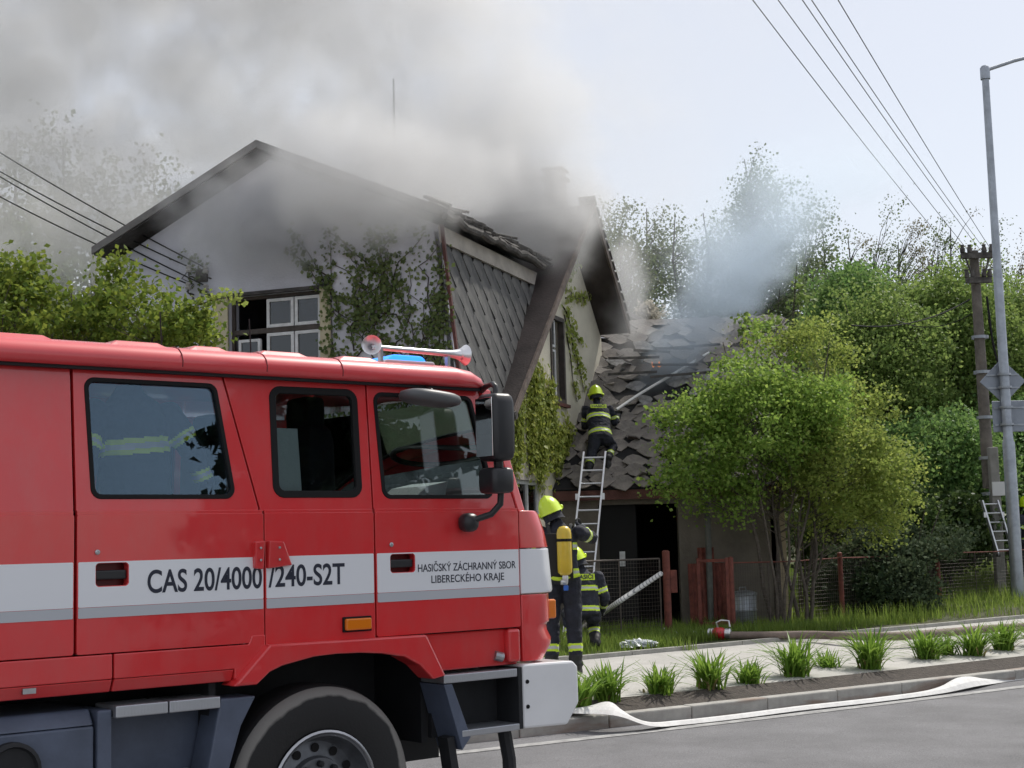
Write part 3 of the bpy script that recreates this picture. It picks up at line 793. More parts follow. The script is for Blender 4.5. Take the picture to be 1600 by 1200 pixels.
# right-hand wall: ground floor and the cross gable, with two openings
bm = bmesh.new()
g0 = [(FY + .31, .1), (7.69, .1), (7.69, 4.75), (3.03, 4.85), (3.0, 5.46), (1.0, 7.36), (-3.05, 3.62), (-3.05, 3.45), (FY + .31, 3.45)]
plate(bm, [g0, [(.03, 4.06), (.77, 4.06), (.77, 5.52), (.03, 5.52)], [(-1.75, 1.35), (-.72, 1.35), (-.72, 2.72), (-1.75, 2.72)]], lambda z: 0.0, .27)
for v in bm.verts: v.co = (-v.co.y, v.co.x, v.co.z)
rw = bmobj('gable_wall', bm, plaster_w, HS)
def rot(o):
    for v in o.data.vertices: v.co = (-v.co.y, v.co.x, v.co.z)
    return o
w2 = bpy.data.objects.new('window', None); link(w2, rw)
rot(frame(.03, 4.06, .77, 5.52, -.02, .07, wbrown, parent=w2, d=.10))
rot(frame(.11, 4.14, .40, 4.95, .03, .04, wframe, parent=w2)); rot(frame(.11, 4.99, .40, 5.46, .03, .04, wframe, parent=w2))
rot(pane(.13, 4.16, .39, 5.45, .05, w2))
b = MB(); b.box((-.03, -.03, 4.0), (.07, .83, 4.055)); b.build('window_sill', redtrim, w2)
w3 = bpy.data.objects.new('window', None); link(w3, rw)
rot(frame(-1.75, 1.35, -.72, 2.72, .02, .06, wframe, parent=w3)); rot(frame(-1.26, 1.40, -1.20, 2.67, .02, .02, wframe, parent=w3))
rot(pane(-1.7, 1.4, -.77, 2.67, .05, w3))
b = MB(); b.box((-.1, -2.0, 2.72), (.03, -.5, 2.80)); b.build('window_lintel', fascia, rw)
# curtains behind the lower window
for y0 in (-1.62, -1.05):
    b = MB(); n = 9
    b.loft([[(-.12 - .015 * math.sin(k * 2.2), y0 + k * .03, z) for k in range(n)] for z in (1.4, 2.68)], cap=False, closed=False); b.build('curtain', mat('curtain_white', (.6, .6, .58), .9), w3, fix=False)
# main roof slabs
TH = .10
def slab(y0, y1, xa, za, xb, zb, m, name, parent=HS):
    b = MB(); b.prism([(xa, y0, za), (xb, y0, zb), (xb, y0, zb - TH), (xa, y0, za - TH)], (0, y1 - y0, 0)); return b.build(name, m, parent)
rf = slab(-4.98, -.75, -2.58, 7.46, .20, 6.22, soffit, 'roof_slope')
slab(-.75, 8.2, -2.582, 7.455, -.32, 6.44, soffit, 'roof_slope')
slab(-4.98, 8.2, -2.585, 7.458, -5.30, 6.20, soffit, 'roof_slope')
# verge boards on the front gable
for xa, za, xb, zb in ((-2.58, 7.47, .22, 6.22), (-2.58, 7.47, -5.32, 6.20)):
    b = MB(); b.prism([(xa, -4.982, za + .02), (xb, -4.982, zb + .02), (xb, -4.982, zb - .09), (xa, -4.982, za - .09)], (0, -.03, 0)); b.build('verge_board', mat('verge_zinc', (.16, .155, .15), .6, var=.3, vscale=5), HS)
# burnt eave: broken tiles and gutter along the right side
eav = bpy.data.objects.new('burnt_eave', None); link(eav, HS)
b = MB(); pts = []
for i in range(22):
    y = -4.95 + i * .195; pts.append((.24 + rnd.uniform(-.02, .02), y, 6.14 + rnd.uniform(-.03, .02)))
b.tube(pts, .055, 8); b.build('gutter', burnt, eav)
for i in range(40):
    y = -4.95 + i * .114 + rnd.uniform(-.02, .02)
    M = Matrix.Translation((.10 + rnd.uniform(-.12, .09), y, 6.31 + rnd.uniform(-.05, .03))) @ Matrix.Rotation(R(25 + rnd.uniform(-14, 14)), 4, 'Y') @ Matrix.Rotation(R(rnd.uniform(-15, 15)), 4, 'Z') @ Matrix.Rotation(R(rnd.uniform(-10, 10)), 4, 'X')
    b = MB(); b.box((-.17, -.085, -.015), (.17 + rnd.uniform(-.06, .04), .085, .02), M); b.build('roof_tile', burnt, eav)
b = MB(); b.prism([(.075, FY - .05, 6.06), (.075, -.75, 6.06), (.097, -.95, 5.83), (.097, FY - .05, 5.83)], (-.05, 0, 0)); b.build('fascia_board', fascia, HS)
b = MB(); b.bar((.07, FY - .03, 6.08), (.34, FY - .03, 3.4), .04, .05, (0, 1, 0)); b.build('corner_trim', redtrim, HS)
# the flared lower roof clad in diamond shingles
b = MB(); b.prism([(.0, FY, 6.0), (.0, -.72, 6.0), (.27, -3.55, 3.4), (.27, FY, 3.4)], (-.06, 0, 0)); mans = b.build('flared_slope', slate_m, HS)
def xroof(y, z): return .015 + (6.06 - z) * .104
sa, sb = .20, .25
sh = MB(); sh.add([(0, 0, sb), (-.0, -sa, 0), (.012, 0, -sb), (0, sa, 0), (.012, 0, sb), (.014, -sa, 0), (.03, 0, -sb), (.014, sa, 0)],
                  [(0, 1, 2, 3), (4, 7, 6, 5), (0, 4, 5, 1), (1, 5, 6, 2), (2, 6, 7, 3), (3, 7, 4, 0)])
shm = sh.mesh('shingle', slate_m)
def vroof(y): return 7.50 - (1.0 - y) * .908      # top face of the near slope of the cross gable
row = 0; z = 5.75
while z > 3.3:
    y = FY + .12 + (sa if row % 2 else 0)
    while y < .2:
        if z > vroof(y) - .15:
            o = bpy.data.objects.new('shingle', shm); link(o, mans)
            o.location = (xroof(y, z) + rnd.uniform(0, .006), y + rnd.uniform(-.006, .006), z + rnd.uniform(-.006, .006)); o.rotation_euler = (R(rnd.uniform(-1.5, 1.5)), R(-5.9), R(rnd.uniform(-1.5, 1.5)))
            o.scale = (1, .978, .978)
        y += 2 * sa
    z -= sb; row += 1
# cross gable roof over the right-hand wall
OX = .52
def gslab(ya, za, yb, zb, name, m):
    b = MB(); b.prism([(OX, ya, za), (OX, yb, zb), (OX, yb, zb - .13), (OX, ya, za - .13)], (-3.2, 0, 0)); return b.build(name, m, HS)
gslab(1.0, 7.50, -3.28, 7.50 - 4.28 * .908, 'gable_roof_slope', roofdark)
gslab(1.005, 7.498, 3.0, 7.498 - 1.995 * .925, 'gable_roof_slope', roofdark)
for (ya, za, yb, zb) in ((1.0, 7.53, -3.30, 7.53 - 4.30 * .908), (1.0, 7.53, 3.02, 7.53 - 2.02 * .925)):
    b = MB(); b.prism([(OX + .003, ya, za), (OX + .003, yb, zb), (OX + .003, yb, zb - .15), (OX + .003, ya, za - .15)], (.035, 0, 0)); b.build('bargeboard', barge, HS)
b = MB(); b.tube([(OX - .5, -3.34, 3.56), (OX + .08, -3.34, 3.55)], .06, 8); b.build('gutter', burnt, HS)
for i in range(12):
    t = i / 11; y = 1.0 + t * 1.9
    M = Matrix.Translation((OX - .1, y, 7.56 - (y - 1) * .925)) @ Matrix.Rotation(R(-42 + rnd.uniform(-8, 8)), 4, 'X')
    b = MB(); b.box((-.14, -.09, -.01), (.16, .09, .015), M); b.build('roof_tile', burnt, HS)
# chimney and aerial
ch = bpy.data.objects.new('chimney', None); link(ch, HS)
for k in range(12):
    b = MB(); b.box((-.57, 1.66, 6.15 + k * .17), (-.25, 1.98, 6.15 + k * .17 + .155)); b.build('brick_course', brickm, ch)
b = MB(); b.box((-.62, 1.61, 8.19), (-.20, 2.03, 8.25)); b.build('chimney_cap', brickm, ch)
for x_ in (-.56, -.32):
    b = MB(); b.box((x_, 1.66, 8.25), (x_ + .06, 1.98, 8.36)); b.build('hood_leg', burnt, ch)
b = MB(); b.box((-.61, 1.62, 8.36), (-.21, 2.02, 8.40)); b.build('chimney_hood', burnt, ch)
b = MB(); b.tube([(-3.4, 1.5, 7.0), (-3.4, 1.5, 10.4)], .018, 6); b.build('aerial_mast', steel, HS)
# service insulators on the front wall
ins_pts = [(-3.83, 5.80), (-3.55, 5.76), (-3.84, 5.55), (-3.55, 5.50)]
isb = bpy.data.objects.new('insulator_bracket', None); link(isb, fw)
for (x, z) in ins_pts:
    b = MB(); b.lathe([(.0, 0), (.035, 0), (.05, .03), (.03, .05), (.045, .08), (.02, .11), (0, .11)], (x, -.14, z - .05), (0, 0, 1), 12, cap=False); b.build('insulator', mat('porcelain', (.35, .34, .33), .3), isb, smooth=40)
    b = MB(); b.tube([(x, 0, z - .1), (x, -.14, z - .1), (x, -.14, z - .04)], .012, 6); b.build('insulator_hook', burnt, isb)
b = MB(); b.box((-3.78, -.04, 5.62), (-3.6, .0, 5.80)); b.build('junction_box', burnt, isb)

# ------------------------------------------------------------------ lean-to shed
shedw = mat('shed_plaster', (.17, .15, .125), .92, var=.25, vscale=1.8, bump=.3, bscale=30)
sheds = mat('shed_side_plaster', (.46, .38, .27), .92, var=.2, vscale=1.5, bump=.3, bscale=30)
slm = mat('old_slate', (.105, .094, .086), .75, vscale=2.2, bump=.5, bscale=30, col2=(.27, .242, .215), detail=9.)
slm2 = mat('ash_covered_slate', (.22, .215, .21), .9, var=.5, vscale=6, bump=.4, bscale=30)
redwood = mat('red_brown_boards', (.12, .05, .04), .8, var=.35, vscale=7, bump=.3, bscale=50)
SH = empty('shed', (.63, 24.1, .36))
tag(SH, 'low plastered shed with a slate roof torn open by fire, dark doorway under the eave', 'shed')
SX, SY, SZ = .63, 24.1, .36
E0 = Vector((.42, 23.92, 2.60)); E1 = Vector((4.78, 23.92, 2.60)); T0 = Vector((2.02, 27.75, 5.85)); T1 = Vector((4.98, 27.4, 5.80))
L = lambda p: Vector(p) - Vector((SX, SY, SZ))
bm = bmesh.new()
plate(bm, [[(.02, -.2), (3.74, -.2), (3.74, 2.22), (.02, 2.22)], [(.72, -.15), (2.02, -.15), (2.02, 1.98), (.72, 1.98)]], lambda z: 0.0, .25)
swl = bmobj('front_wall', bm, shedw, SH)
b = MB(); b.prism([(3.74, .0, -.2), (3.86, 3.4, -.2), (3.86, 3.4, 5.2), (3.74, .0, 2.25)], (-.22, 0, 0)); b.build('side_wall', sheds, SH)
b = MB(); b.box((3.60, -.012, -.2), (3.755, .0, 2.2)); b.build('corner_pilaster', sheds, SH)
b = MB(); b.box((.0, 3.4, -.2), (3.9, 3.6, 5.2)); b.build('rear_wall', dark, SH)
b = MB(); b.box((-.2, -.16, 2.06), (4.1, -.12, 2.26)); b.build('eave_board', redwood, SH)
b = MB(); b.box((.70, .10, -.15), (1.34, .14, 1.98)); d1 = b.build('door_leaf', mat('black_door', (.006, .006, .006), .8), SH)
b = MB(); b.box((1.05, .08, .98), (1.14, .10, 1.22)); b.build('door_notice', wframe, d1)
n_ = (E1 - E0).cross(T0 - E0).normalized()
if n_.z < 0: n_ = -n_
b = MB(); b.prism([L(E0), L(E1), L(T1), L(T0)], -n_ * .10); deck = b.build('roof_deck', dark, SH)
b = MB(); b.prism([L(E1) + Vector((.02, 0, .03)), L(T1) + Vector((.02, 0, .03)), L(T1) + Vector((.02, 0, -.16)), L(E1) + Vector((.02, 0, -.16))], (.03, 0, 0)); b.build('verge_board', redwood, SH)
# slates, one by one: torn, tilted and partly gone
s = .21
sm = []
for q in range(5):
    jx = [rnd.uniform(.86, 1.1) for _ in range(8)]
    o8 = [(s * 1.15 * jx[0], 0), (s * .5, s * .62 * jx[1]), (0, s * .80 * jx[2]), (-s * .55, s * .6), (-s * 1.15 * jx[3], 0), (-s * .5, -s * .6 * jx[4]), (.03, -s * .85 * jx[5]), (s * .55, -s * .55 * jx[6])]
    b = MB(); b.prism([(x, y, 0.0) for x, y in o8], (0, 0, .018)); sm.append([b.mesh('slate', slm), None])
    b = MB(); b.prism([(x, y, 0.0) for x, y in o8], (0, 0, .018)); sm[-1][1] = b.mesh('slate', slm2)
ex = (E1 - E0).normalized()
nr = 20; hole = at(1030, 572, 26.2)
for r_ in range(nr):
    t = (r_ + .5) / nr
    a = E0.lerp(T0, t); c = E1.lerp(T1, t); ey = ((T0 - E0).lerp(T1 - E1, .5)).normalized()
    n = int((c - a).length / (s * 1.55))
    for k in range(n + 1):
        p = a.lerp(c, min(1, (k + (.5 if r_ % 2 else 0) + rnd.uniform(-.12, .12)) / n))
        dh = (p - hole).length
        if dh < .38 or (dh < .8 and rnd.random() < .25) or rnd.random() < .07: continue
        mess = 1.0 + max(0, 1.6 - dh) * .8
        o = bpy.data.objects.new('slate', sm[rnd.randrange(5)][1 if (dh < 1.0 and rnd.random() < .35) else 0]); link(o, deck)
        az = n_ ; tilt = Vector((rnd.gauss(0, .09), rnd.gauss(0, .09), 0)) * mess
        zc = (az + tilt + ey * -.13).normalized(); xc = (ex + ey * rnd.gauss(0, .16) * mess); xc = (xc - zc * xc.dot(zc)).normalized(); yc = zc.cross(xc)
        Mx = Matrix((xc, yc, zc)).transposed().to_4x4()
        o.matrix_local = Matrix.Translation(L(p) + n_ * (.035 + rnd.uniform(0, .03) * mess) + ey * rnd.uniform(-.04, .04)) @ Mx
        sc_ = rnd.uniform(.8, 1.08); o.scale = (sc_, sc_, 1)
# ridge
for k in range(9):
    p = T0.lerp(T1, (k + .5) / 9); b = MB(); M = Matrix.Translation(L(p) + Vector((0, .02, .05))) @ Matrix.Rotation(rnd.uniform(-.1, .1), 4, 'Z')
    b.add([(-.2, -.16, -.10), (.2, -.16, -.10), (.2, 0, .03), (-.2, 0, .03), (-.2, .16, -.10), (.2, .16, -.10)], [(0, 1, 2, 3), (3, 2, 5, 4)], M); b.build('ridge_slate', slm, deck, fix=False)
# charred laths laid bare by the fire and debris
for k in range(7):
    p = hole + ex * rnd.uniform(-.5, .6) + n_ * .05 - (T0 - E0).normalized() * rnd.uniform(-.55, .45)
    b = MB(); b.bar(L(p - ex * rnd.uniform(.3, .6)), L(p + ex * rnd.uniform(.3, .7) + Vector((0, 0, rnd.uniform(-.06, .08)))), .05, .04); b.build('charred_lath', burnt, deck)
for k in range(26):
    p = E0.lerp(E1, rnd.uniform(.02, .75)) + (T0 - E0) * rnd.uniform(.02, .7) + n_ * .10
    M = Matrix.Translation(L(p)) @ Matrix.Rotation(rnd.uniform(0, 6), 4, 'Z') @ Matrix.Rotation(R(rnd.uniform(15, 50)), 4, 'X')
    q = rnd.uniform(.05, .11); b = MB(); b.add([(-q, -q * .6, 0), (q * 1.2, -q * .5, 0), (q * .6, q * .8, .01), (-q * .8, q * .5, 0), (-q, -q * .6, .02), (q * 1.2, -q * .5, .02), (q * .6, q * .8, .03), (-q * .8, q * .5, .02)],
        [(3, 2, 1, 0), (4, 5, 6, 7), (0, 1, 5, 4), (1, 2, 6, 5), (2, 3, 7, 6), (3, 0, 4, 7)], M); b.build('slate_shard', slm if rnd.random() < .75 else slm2, deck)
# a lick of flame in the hole
flm = mat('flame', (.9, .3, .05), .6, emit=(1.0, .33, .09), estr=.45)
fl = empty('flame', hole); tag(fl, 'small orange flame licking out of the hole in the slate roof', 'flame')
for k in range(2):
    rr = .022 + .012 * k; b = MB()
    b.lathe([(rr * .4, 0), (rr, .02), (rr * .8, .05), (rr * .35, .08), (.003, .11)], ((k - 1) * .10, 0, -.02), (.3 * (k - 1), -.1, 1), 9); b.build('flame_tongue', flm, fl, smooth=60)
# ------------------------------------------------------------------ vegetation
def leaf_arrays(C, size, rs, up=.25, flat=None):
    """C: (n,3) leaf centres -> verts, tris of folded rhombic leaves"""
    n = len(C)
    d = rs.normal(size=(n, 3)); d[:, 2] += up * 0; d /= np.linalg.norm(d, axis=1)[:, None]
    nn = rs.normal(size=(n, 3)) * (1 - up); nn[:, 2] += up * 1.6
    if flat is not None: nn = rs.normal(size=(n, 3)) * .35 + flat
    s = np.cross(d, nn); s /= np.linalg.norm(s, axis=1)[:, None] + 1e-9
    d = np.cross(nn, s); d /= np.linalg.norm(d, axis=1)[:, None] + 1e-9
    L = size * rs.uniform(.6, 1.3, size=(n, 1)); Wd = L * rs.uniform(.3, .5, size=(n, 1))
    v = np.empty((n, 4, 3)); nu = np.cross(s, d)
    v[:, 0] = C - d * L * .5; v[:, 1] = C + s * Wd + nu * Wd * .3; v[:, 2] = C + d * L * .5; v[:, 3] = C - s * Wd + nu * Wd * .3
    idx = np.arange(n)[:, None] * 4
    t = np.concatenate([idx + [0, 1, 2], idx + [0, 2, 3]], axis=1).reshape(-1, 3)
    return v.reshape(-1, 3), t
def fast_mesh(name, V_, T_, m):
    me = bpy.data.meshes.new(name)
    me.vertices.add(len(V_)); me.vertices.foreach_set('co', V_.astype(np.float32).ravel())
    k = T_.shape[1]
    me.loops.add(len(T_) * k); me.loops.foreach_set('vertex_index', T_.astype(np.int32).ravel())
    me.polygons.add(len(T_)); me.polygons.foreach_set('loop_start', np.arange(0, len(T_) * k, k, dtype=np.int32))
    me.update(calc_edges=True); me.validate()
    me.materials.append(m)
    return me
def leaves(name, C, size, m, parent, rs, **kw):
    V_, T_ = leaf_arrays(np.asarray(C), size, rs, **kw)
    o = bpy.data.objects.new(name, fast_mesh(name, V_, T_, m)); return link(o, parent)

bark = mat('bark_grey', (.10, .085, .07), .95, var=.4, vscale=12, bump=.6, bscale=30)
bark_d = mat('bark_dark', (.045, .038, .032), .95, var=.4, vscale=12, bump=.6, bscale=30)
bark_b = mat('bark_birch', (.38, .36, .33), .9, var=.5, vscale=9, col2=(.10, .09, .08))
lf_bush = leafmat('leaf_fresh_green', (.13, .24, .045), (.25, .36, .08), .48)
lf_gold = leafmat('leaf_gold_green', (.16, .235, .05), (.27, .33, .085), .48)
lf_hedge = leafmat('leaf_mid_green', (.115, .195, .05), (.21, .29, .085), .46)
lf_hedge2 = leafmat('leaf_deep_green', (.08, .17, .05), (.165, .27, .08), .46)
lf_far = leafmat('leaf_far', (.07, .115, .05), (.14, .18, .085), .4)
lf_rust = leafmat('leaf_budding', (.12, .11, .06), (.18, .175, .085), .35)
lf_shrub = leafmat('leaf_shrub', (.10, .17, .03), (.22, .28, .05), .45)
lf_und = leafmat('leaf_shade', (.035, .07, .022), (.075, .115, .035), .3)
lf_con = leafmat('needle_dark', (.02, .04, .02), (.045, .068, .03), .1, .8)
lf_jun = leafmat('needle_grey_green', (.05, .08, .045), (.11, .145, .075), .2, .8)
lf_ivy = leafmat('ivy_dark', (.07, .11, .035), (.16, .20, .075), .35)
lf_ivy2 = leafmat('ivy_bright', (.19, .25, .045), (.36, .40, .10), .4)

def tree(name, label, cat, base, top, ells, nclump, cr, per, size, lm, bm_, tr, seed, group=None, stems=1, lean=.0, nbr=1.0, sprd=.3, up=.25, taper=.25, droop=0.0):
    """ells: (centre, radii) world ellipsoids that hold the crown's clumps; branches run from the stems to the clumps"""
    rs = np.random.RandomState(seed); rd = random.Random(seed)
    base = Vector(base)
    o = empty(name, base); tag(o, label, cat, group)
    vol = np.array([e[1][0] * e[1][1] * e[1][2] for e in ells]); vol = vol / vol.sum()
    cl_ = []
    for _ in range(nclump):
        e = ells[rs.choice(len(ells), p=vol)]
        while True:
            q = rs.uniform(-1, 1, 3); l = np.linalg.norm(q)
            if .25 < l < 1: break
        q = q * (1.0 if l > .6 else .6 / l * 1.0) if rs.rand() < .6 else q
        q = q / max(1, np.linalg.norm(q))
        cl_.append(np.array(e[0]) + q * np.array(e[1]) - np.array(base))
    cl_ = np.array(cl_)
    out_ = rs.rand(len(cl_)) < .16; mid_ = cl_.mean(axis=0); cl_[out_] = mid_ + (cl_[out_] - mid_) * rs.uniform(1.08, 1.3, size=(out_.sum(), 1))
    H = top - base.z
    tb = MB(); axes = []
    for s_ in range(stems):
        a = rd.uniform(0, 6.28); off = Vector((math.cos(a), math.sin(a), 0)) * (sprd if stems > 1 else 0) * rd.uniform(.3, 1)
        tp = Vector((off.x * 2.2 + lean * H, off.y * 2.2, H * rd.uniform(.82, .98)))
        pts = [off * .25]; n = 7
        for i in range(1, n + 1):
            t = i / n; pts.append((off * .25).lerp(tp, t) + Vector((rd.gauss(0, .02), rd.gauss(0, .02), 0)) * H * .5 * (t < 1))
        r0 = tr * (1 if stems == 1 else rd.uniform(.45, .8))
        tb.tube(pts, [r0 * (1 - (1 - taper * .4) * (i / n) ** .8) + .004 for i in range(n + 1)], 7); axes.append((pts, r0))
    for c in cl_:
        if rd.random() > nbr: continue
        pts, r0 = axes[rd.randrange(stems)]
        c = Vector(c); hz = max(.12, min(.92, (c.z - .35 * math.hypot(c.x, c.y)) / H)); f = hz * 7; i = min(6, int(f)); a = pts[i].lerp(pts[i + 1], f - i)
        m_ = a.lerp(c, .5) + Vector((rd.gauss(0, .06), rd.gauss(0, .06), rd.uniform(0, .12))) * (c - a).length
        rb_ = max(.006, r0 * .30 * (1 - hz * .6)); tb.tube([a, m_, c], [rb_, rb_ * .55, rb_ * .2], 4, cap=False)
    tb.build('trunk', bm_, o, fix=False)
    n = per
    kk_ = rs.uniform(.5, 1.5, len(cl_)); cnt_ = np.maximum(3, (n * kk_ ** 1.5).astype(int)); P_ = np.repeat(cl_, cnt_, axis=0) + rs.normal(size=(cnt_.sum(), 3)) * np.array([cr, cr, cr * .65]) * np.repeat(kk_, cnt_)[:, None]
    if droop: P_[:, 2] -= np.abs(rs.normal(size=len(P_))) * droop
    leaves('crown', P_, size, lm, o, rs, up=up)
    return o
def ell(px, py, D, rpx, rpy, ry): 
    c = at(px, py, D); s_ = D / CAM_F
    return (tuple(c), (rpx * s_, ry, rpy * s_))
def gz(px, D):
    p = at(px, 850, D); return (p.x, p.y, ground_z(p.x, p.y) - .05)

# big bush in front of the shed
tree('garden_bush', 'large fresh green bush leaning over the slate roof behind the wire fence', 'bush', gz(1212, 23.0), 5.0,
     [ell(1185, 655, 22.8, 105, 85, 1.1), ell(1095, 690, 22.6, 58, 70, .8), ell(1255, 620, 23.2, 75, 65, 1.0), ell(1062, 735, 22.5, 40, 50, .5), ell(1140, 765, 22.6, 60, 38, .6), ell(1165, 570, 23.0, 45, 30, .5), ell(1045, 655, 22.6, 22, 28, .3)], 170, .15, 165, .062, lf_bush, bark, .045, 11, stems=6, sprd=.45, group=None)
tree('garden_bush', 'yellow-green bush to the right of the large fresh green bush', 'bush', gz(1255, 23.3), 4.6,
     [ell(1310, 725, 23.2, 95, 75, 1.1), ell(1250, 550, 23.8, 80, 42, .9), ell(1385, 775, 23.6, 55, 48, .8), ell(1320, 640, 23.8, 70, 50, .9), ell(1340, 560, 23.9, 30, 28, .4), ell(1415, 720, 23.6, 28, 30, .4), ell(1290, 800, 23.0, 50, 35, .6)], 170, .14, 150, .058, lf_gold, bark, .04, 12, stems=6, sprd=.5)
tree('garden_bush', 'sparse dark-stemmed sapling rising through the smoke above the bushes', 'bush', gz(1245, 24.6), 6.4, [ell(1253, 480, 24.9, 10, 65, .15), ell(1178, 505, 24.4, 30, 28, .25), ell(1225, 500, 24.9, 8, 40, .1)], 26, .07, 18, .09, lf_hedge, bark_d, .02, 13, stems=3, sprd=.2)
tree('conifer_shrub', 'grey-green spreading juniper behind the wire fence', 'shrub', gz(1400, 25.8), 2.3, [ell(1370, 880, 25.6, 75, 45, .8), ell(1460, 845, 26.2, 55, 25, .6), ell(1420, 930, 25.4, 40, 25, .5)], 110, .12, 110, .07, lf_jun, bark_d, .05, 14, stems=5, sprd=.5, up=.0)
tree('conifer_shrub', 'low dark juniper in the grass between the fence posts', 'shrub', gz(1330, 25.3), 1.5, [ell(1335, 915, 25.2, 55, 40, .6)], 70, .12, 110, .07, lf_con, bark_d, .05, 15, stems=5, sprd=.4, up=.0)
# undergrowth in the shade of the dense trees
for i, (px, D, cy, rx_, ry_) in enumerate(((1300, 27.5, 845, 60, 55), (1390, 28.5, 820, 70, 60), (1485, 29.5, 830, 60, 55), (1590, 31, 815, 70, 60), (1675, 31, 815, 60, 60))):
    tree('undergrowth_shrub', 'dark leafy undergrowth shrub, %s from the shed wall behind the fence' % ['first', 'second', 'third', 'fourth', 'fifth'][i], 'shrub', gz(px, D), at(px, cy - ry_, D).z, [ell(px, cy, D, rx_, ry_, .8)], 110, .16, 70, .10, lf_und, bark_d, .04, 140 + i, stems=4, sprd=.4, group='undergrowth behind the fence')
# dense trees to the right
hd = [(1385, 33.5, (1385, 600, 95, 150), lf_hedge, 'dense rounded green tree right of the shed roof'),
      (1480, 35.0, (1480, 570, 100, 165), lf_hedge, 'tallest dense green tree left of the utility pole'),
      (1590, 36.5, (1590, 590, 90, 160), lf_hedge, 'dense green tree behind the street lamp'),
      (1330, 36.5, (1335, 520, 55, 110), lf_hedge2, 'bright green tree between the smoke and the dense trees'),
      (1450, 31.5, (1450, 745, 110, 95), lf_hedge2, 'dark leafy tree low behind the juniper'),
      (1560, 33.0, (1570, 740, 75, 95), lf_hedge2, 'dark leafy tree behind the utility pole foot'),
      (1680, 36.0, (1690, 600, 90, 170), lf_hedge, 'dense green tree at the right edge of the picture')]
for i, (px, D, (cx, cy, rx_, rz_), lm, lab) in enumerate(hd):
    g = gz(px, D); c = at(cx, cy, D)
    e = [ell(cx, cy, D, rx_, rz_, rx_ * D / CAM_F)]
    e += [ell(cx + rnd.uniform(-.5, .5) * rx_, cy - rz_ * rnd.uniform(.2, .6), D + rnd.uniform(-.8, .3), rx_ * .5, rz_ * .5, 1.0) for _ in range(2)]
    tree('dense_tree', lab, 'tree', g, c.z + rz_ * D / CAM_F * .9, e, 300, .24, 140, .088, lm, bark, .16, 30 + i, group='dense trees behind the fence', up=.1, droop=.12)
# tall trees on the skyline
def sky_tree(px, D, ytop, w, lm, lab, seed, bm_=bark, dens=1.0, n=70, cr=.38, per=45, low=.35, sz=.15, grp='trees on the skyline'):
    g = gz(px, D); top = at(px, ytop, D); H = top.z - g[2]; s_ = D / CAM_F
    cx, cy = top.x, top.y
    e = [((cx, cy, g[2] + H * (low + (1 - low) * .42)), (w * s_, w * s_ * .8, H * (1 - low) * .45)), ((cx, cy, g[2] + H * .82), (w * s_ * .55, w * s_ * .5, H * .17))]
    return tree('skyline_tree', lab, 'tree', g, top.z, e, int(n * dens), cr, per, sz, lm, bm_, .15, seed, group=grp, up=.1)
sk = [(985, 56, 305, 34), (1030, 60, 300, 36), (1075, 55, 325, 34), (1120, 58, 315, 36), (1160, 54, 300, 34), (1240, 52, 270, 32), (1275, 57, 315, 34), (1310, 62, 350, 30), (1350, 60, 345, 28), (1390, 58, 322, 30), (1430, 64, 330, 32), (1475, 60, 318, 32), (1515, 58, 345, 28), (1560, 62, 372, 30), (1600, 58, 378, 30), (950, 60, 310, 26), (1660, 60, 350, 34)]
names = ['leftmost', 'second', 'third', 'fourth', 'fifth', 'sixth', 'seventh', 'eighth', 'ninth', 'tenth', 'eleventh', 'twelfth', 'thirteenth', 'fourteenth', 'fifteenth', 'sixteenth', 'seventeenth']
order = sorted(range(len(sk)), key=lambda i: sk[i][0])
for j, i in enumerate(order):
    px, D, yt, w = sk[i]
    bare = px > 1290
    sky_tree(px, D, yt, w, lf_rust if bare and j % 2 else lf_far, '%s slender tree from the house on the right-hand skyline%s' % (names[j], ', nearly bare' if bare else ''), 60 + i,
             bark_d, n=120 if not bare else 150, per=70 if not bare else 36, cr=.36 if not bare else .24, low=.12, sz=.12 if not bare else .09)
tree('birch', 'tall airy birch rising above the smoke behind the shed roof', 'tree', gz(1190, 50), at(1190, 200, 50).z,
     [ell(1188, 345, 50, 46, 95, 1.0), ell(1192, 275, 50, 22, 45, .6), ell(1195, 440, 50, 60, 80, 1.2)], 220, .24, 60, .10, lf_far, bark_b, .14, 90, droop=.3, up=.05)
tree('blossom_tree', 'small pale blossoming tree glimpsed just above the shed ridge', 'tree', gz(1012, 44), at(1012, 472, 44).z, [ell(1012, 495, 44, 12, 22, .3)], 40, .12, 50, .10, leafmat('blossom_pale', (.35, .33, .27), (.5, .47, .40), .3), bark_d, .06, 91)
# trees behind the house, seen through the smoke on the left
for i, (px, D, yt, w) in enumerate([(20, 42, 165, 55), (95, 45, 195, 50), (170, 44, 240, 50), (240, 46, 235, 45), (-60, 42, 150, 60), (300, 48, 300, 45), (60, 38, 300, 60)]):
    sky_tree(px, D, yt, w, lf_far, ['tall tree at the left edge, dim in the smoke', 'second dim tree from the left edge behind the smoke', 'third dim tree from the left edge behind the smoke', 'round-topped dim tree just left of the house gable', 'dim tree beyond the left edge of the picture', 'low dim tree behind the house gable', 'lower dim tree in front of the tall left-edge tree'][i], 100 + i, bark_d, n=110, per=55, low=.15, cr=.4, sz=.16, grp='trees behind the smoke')
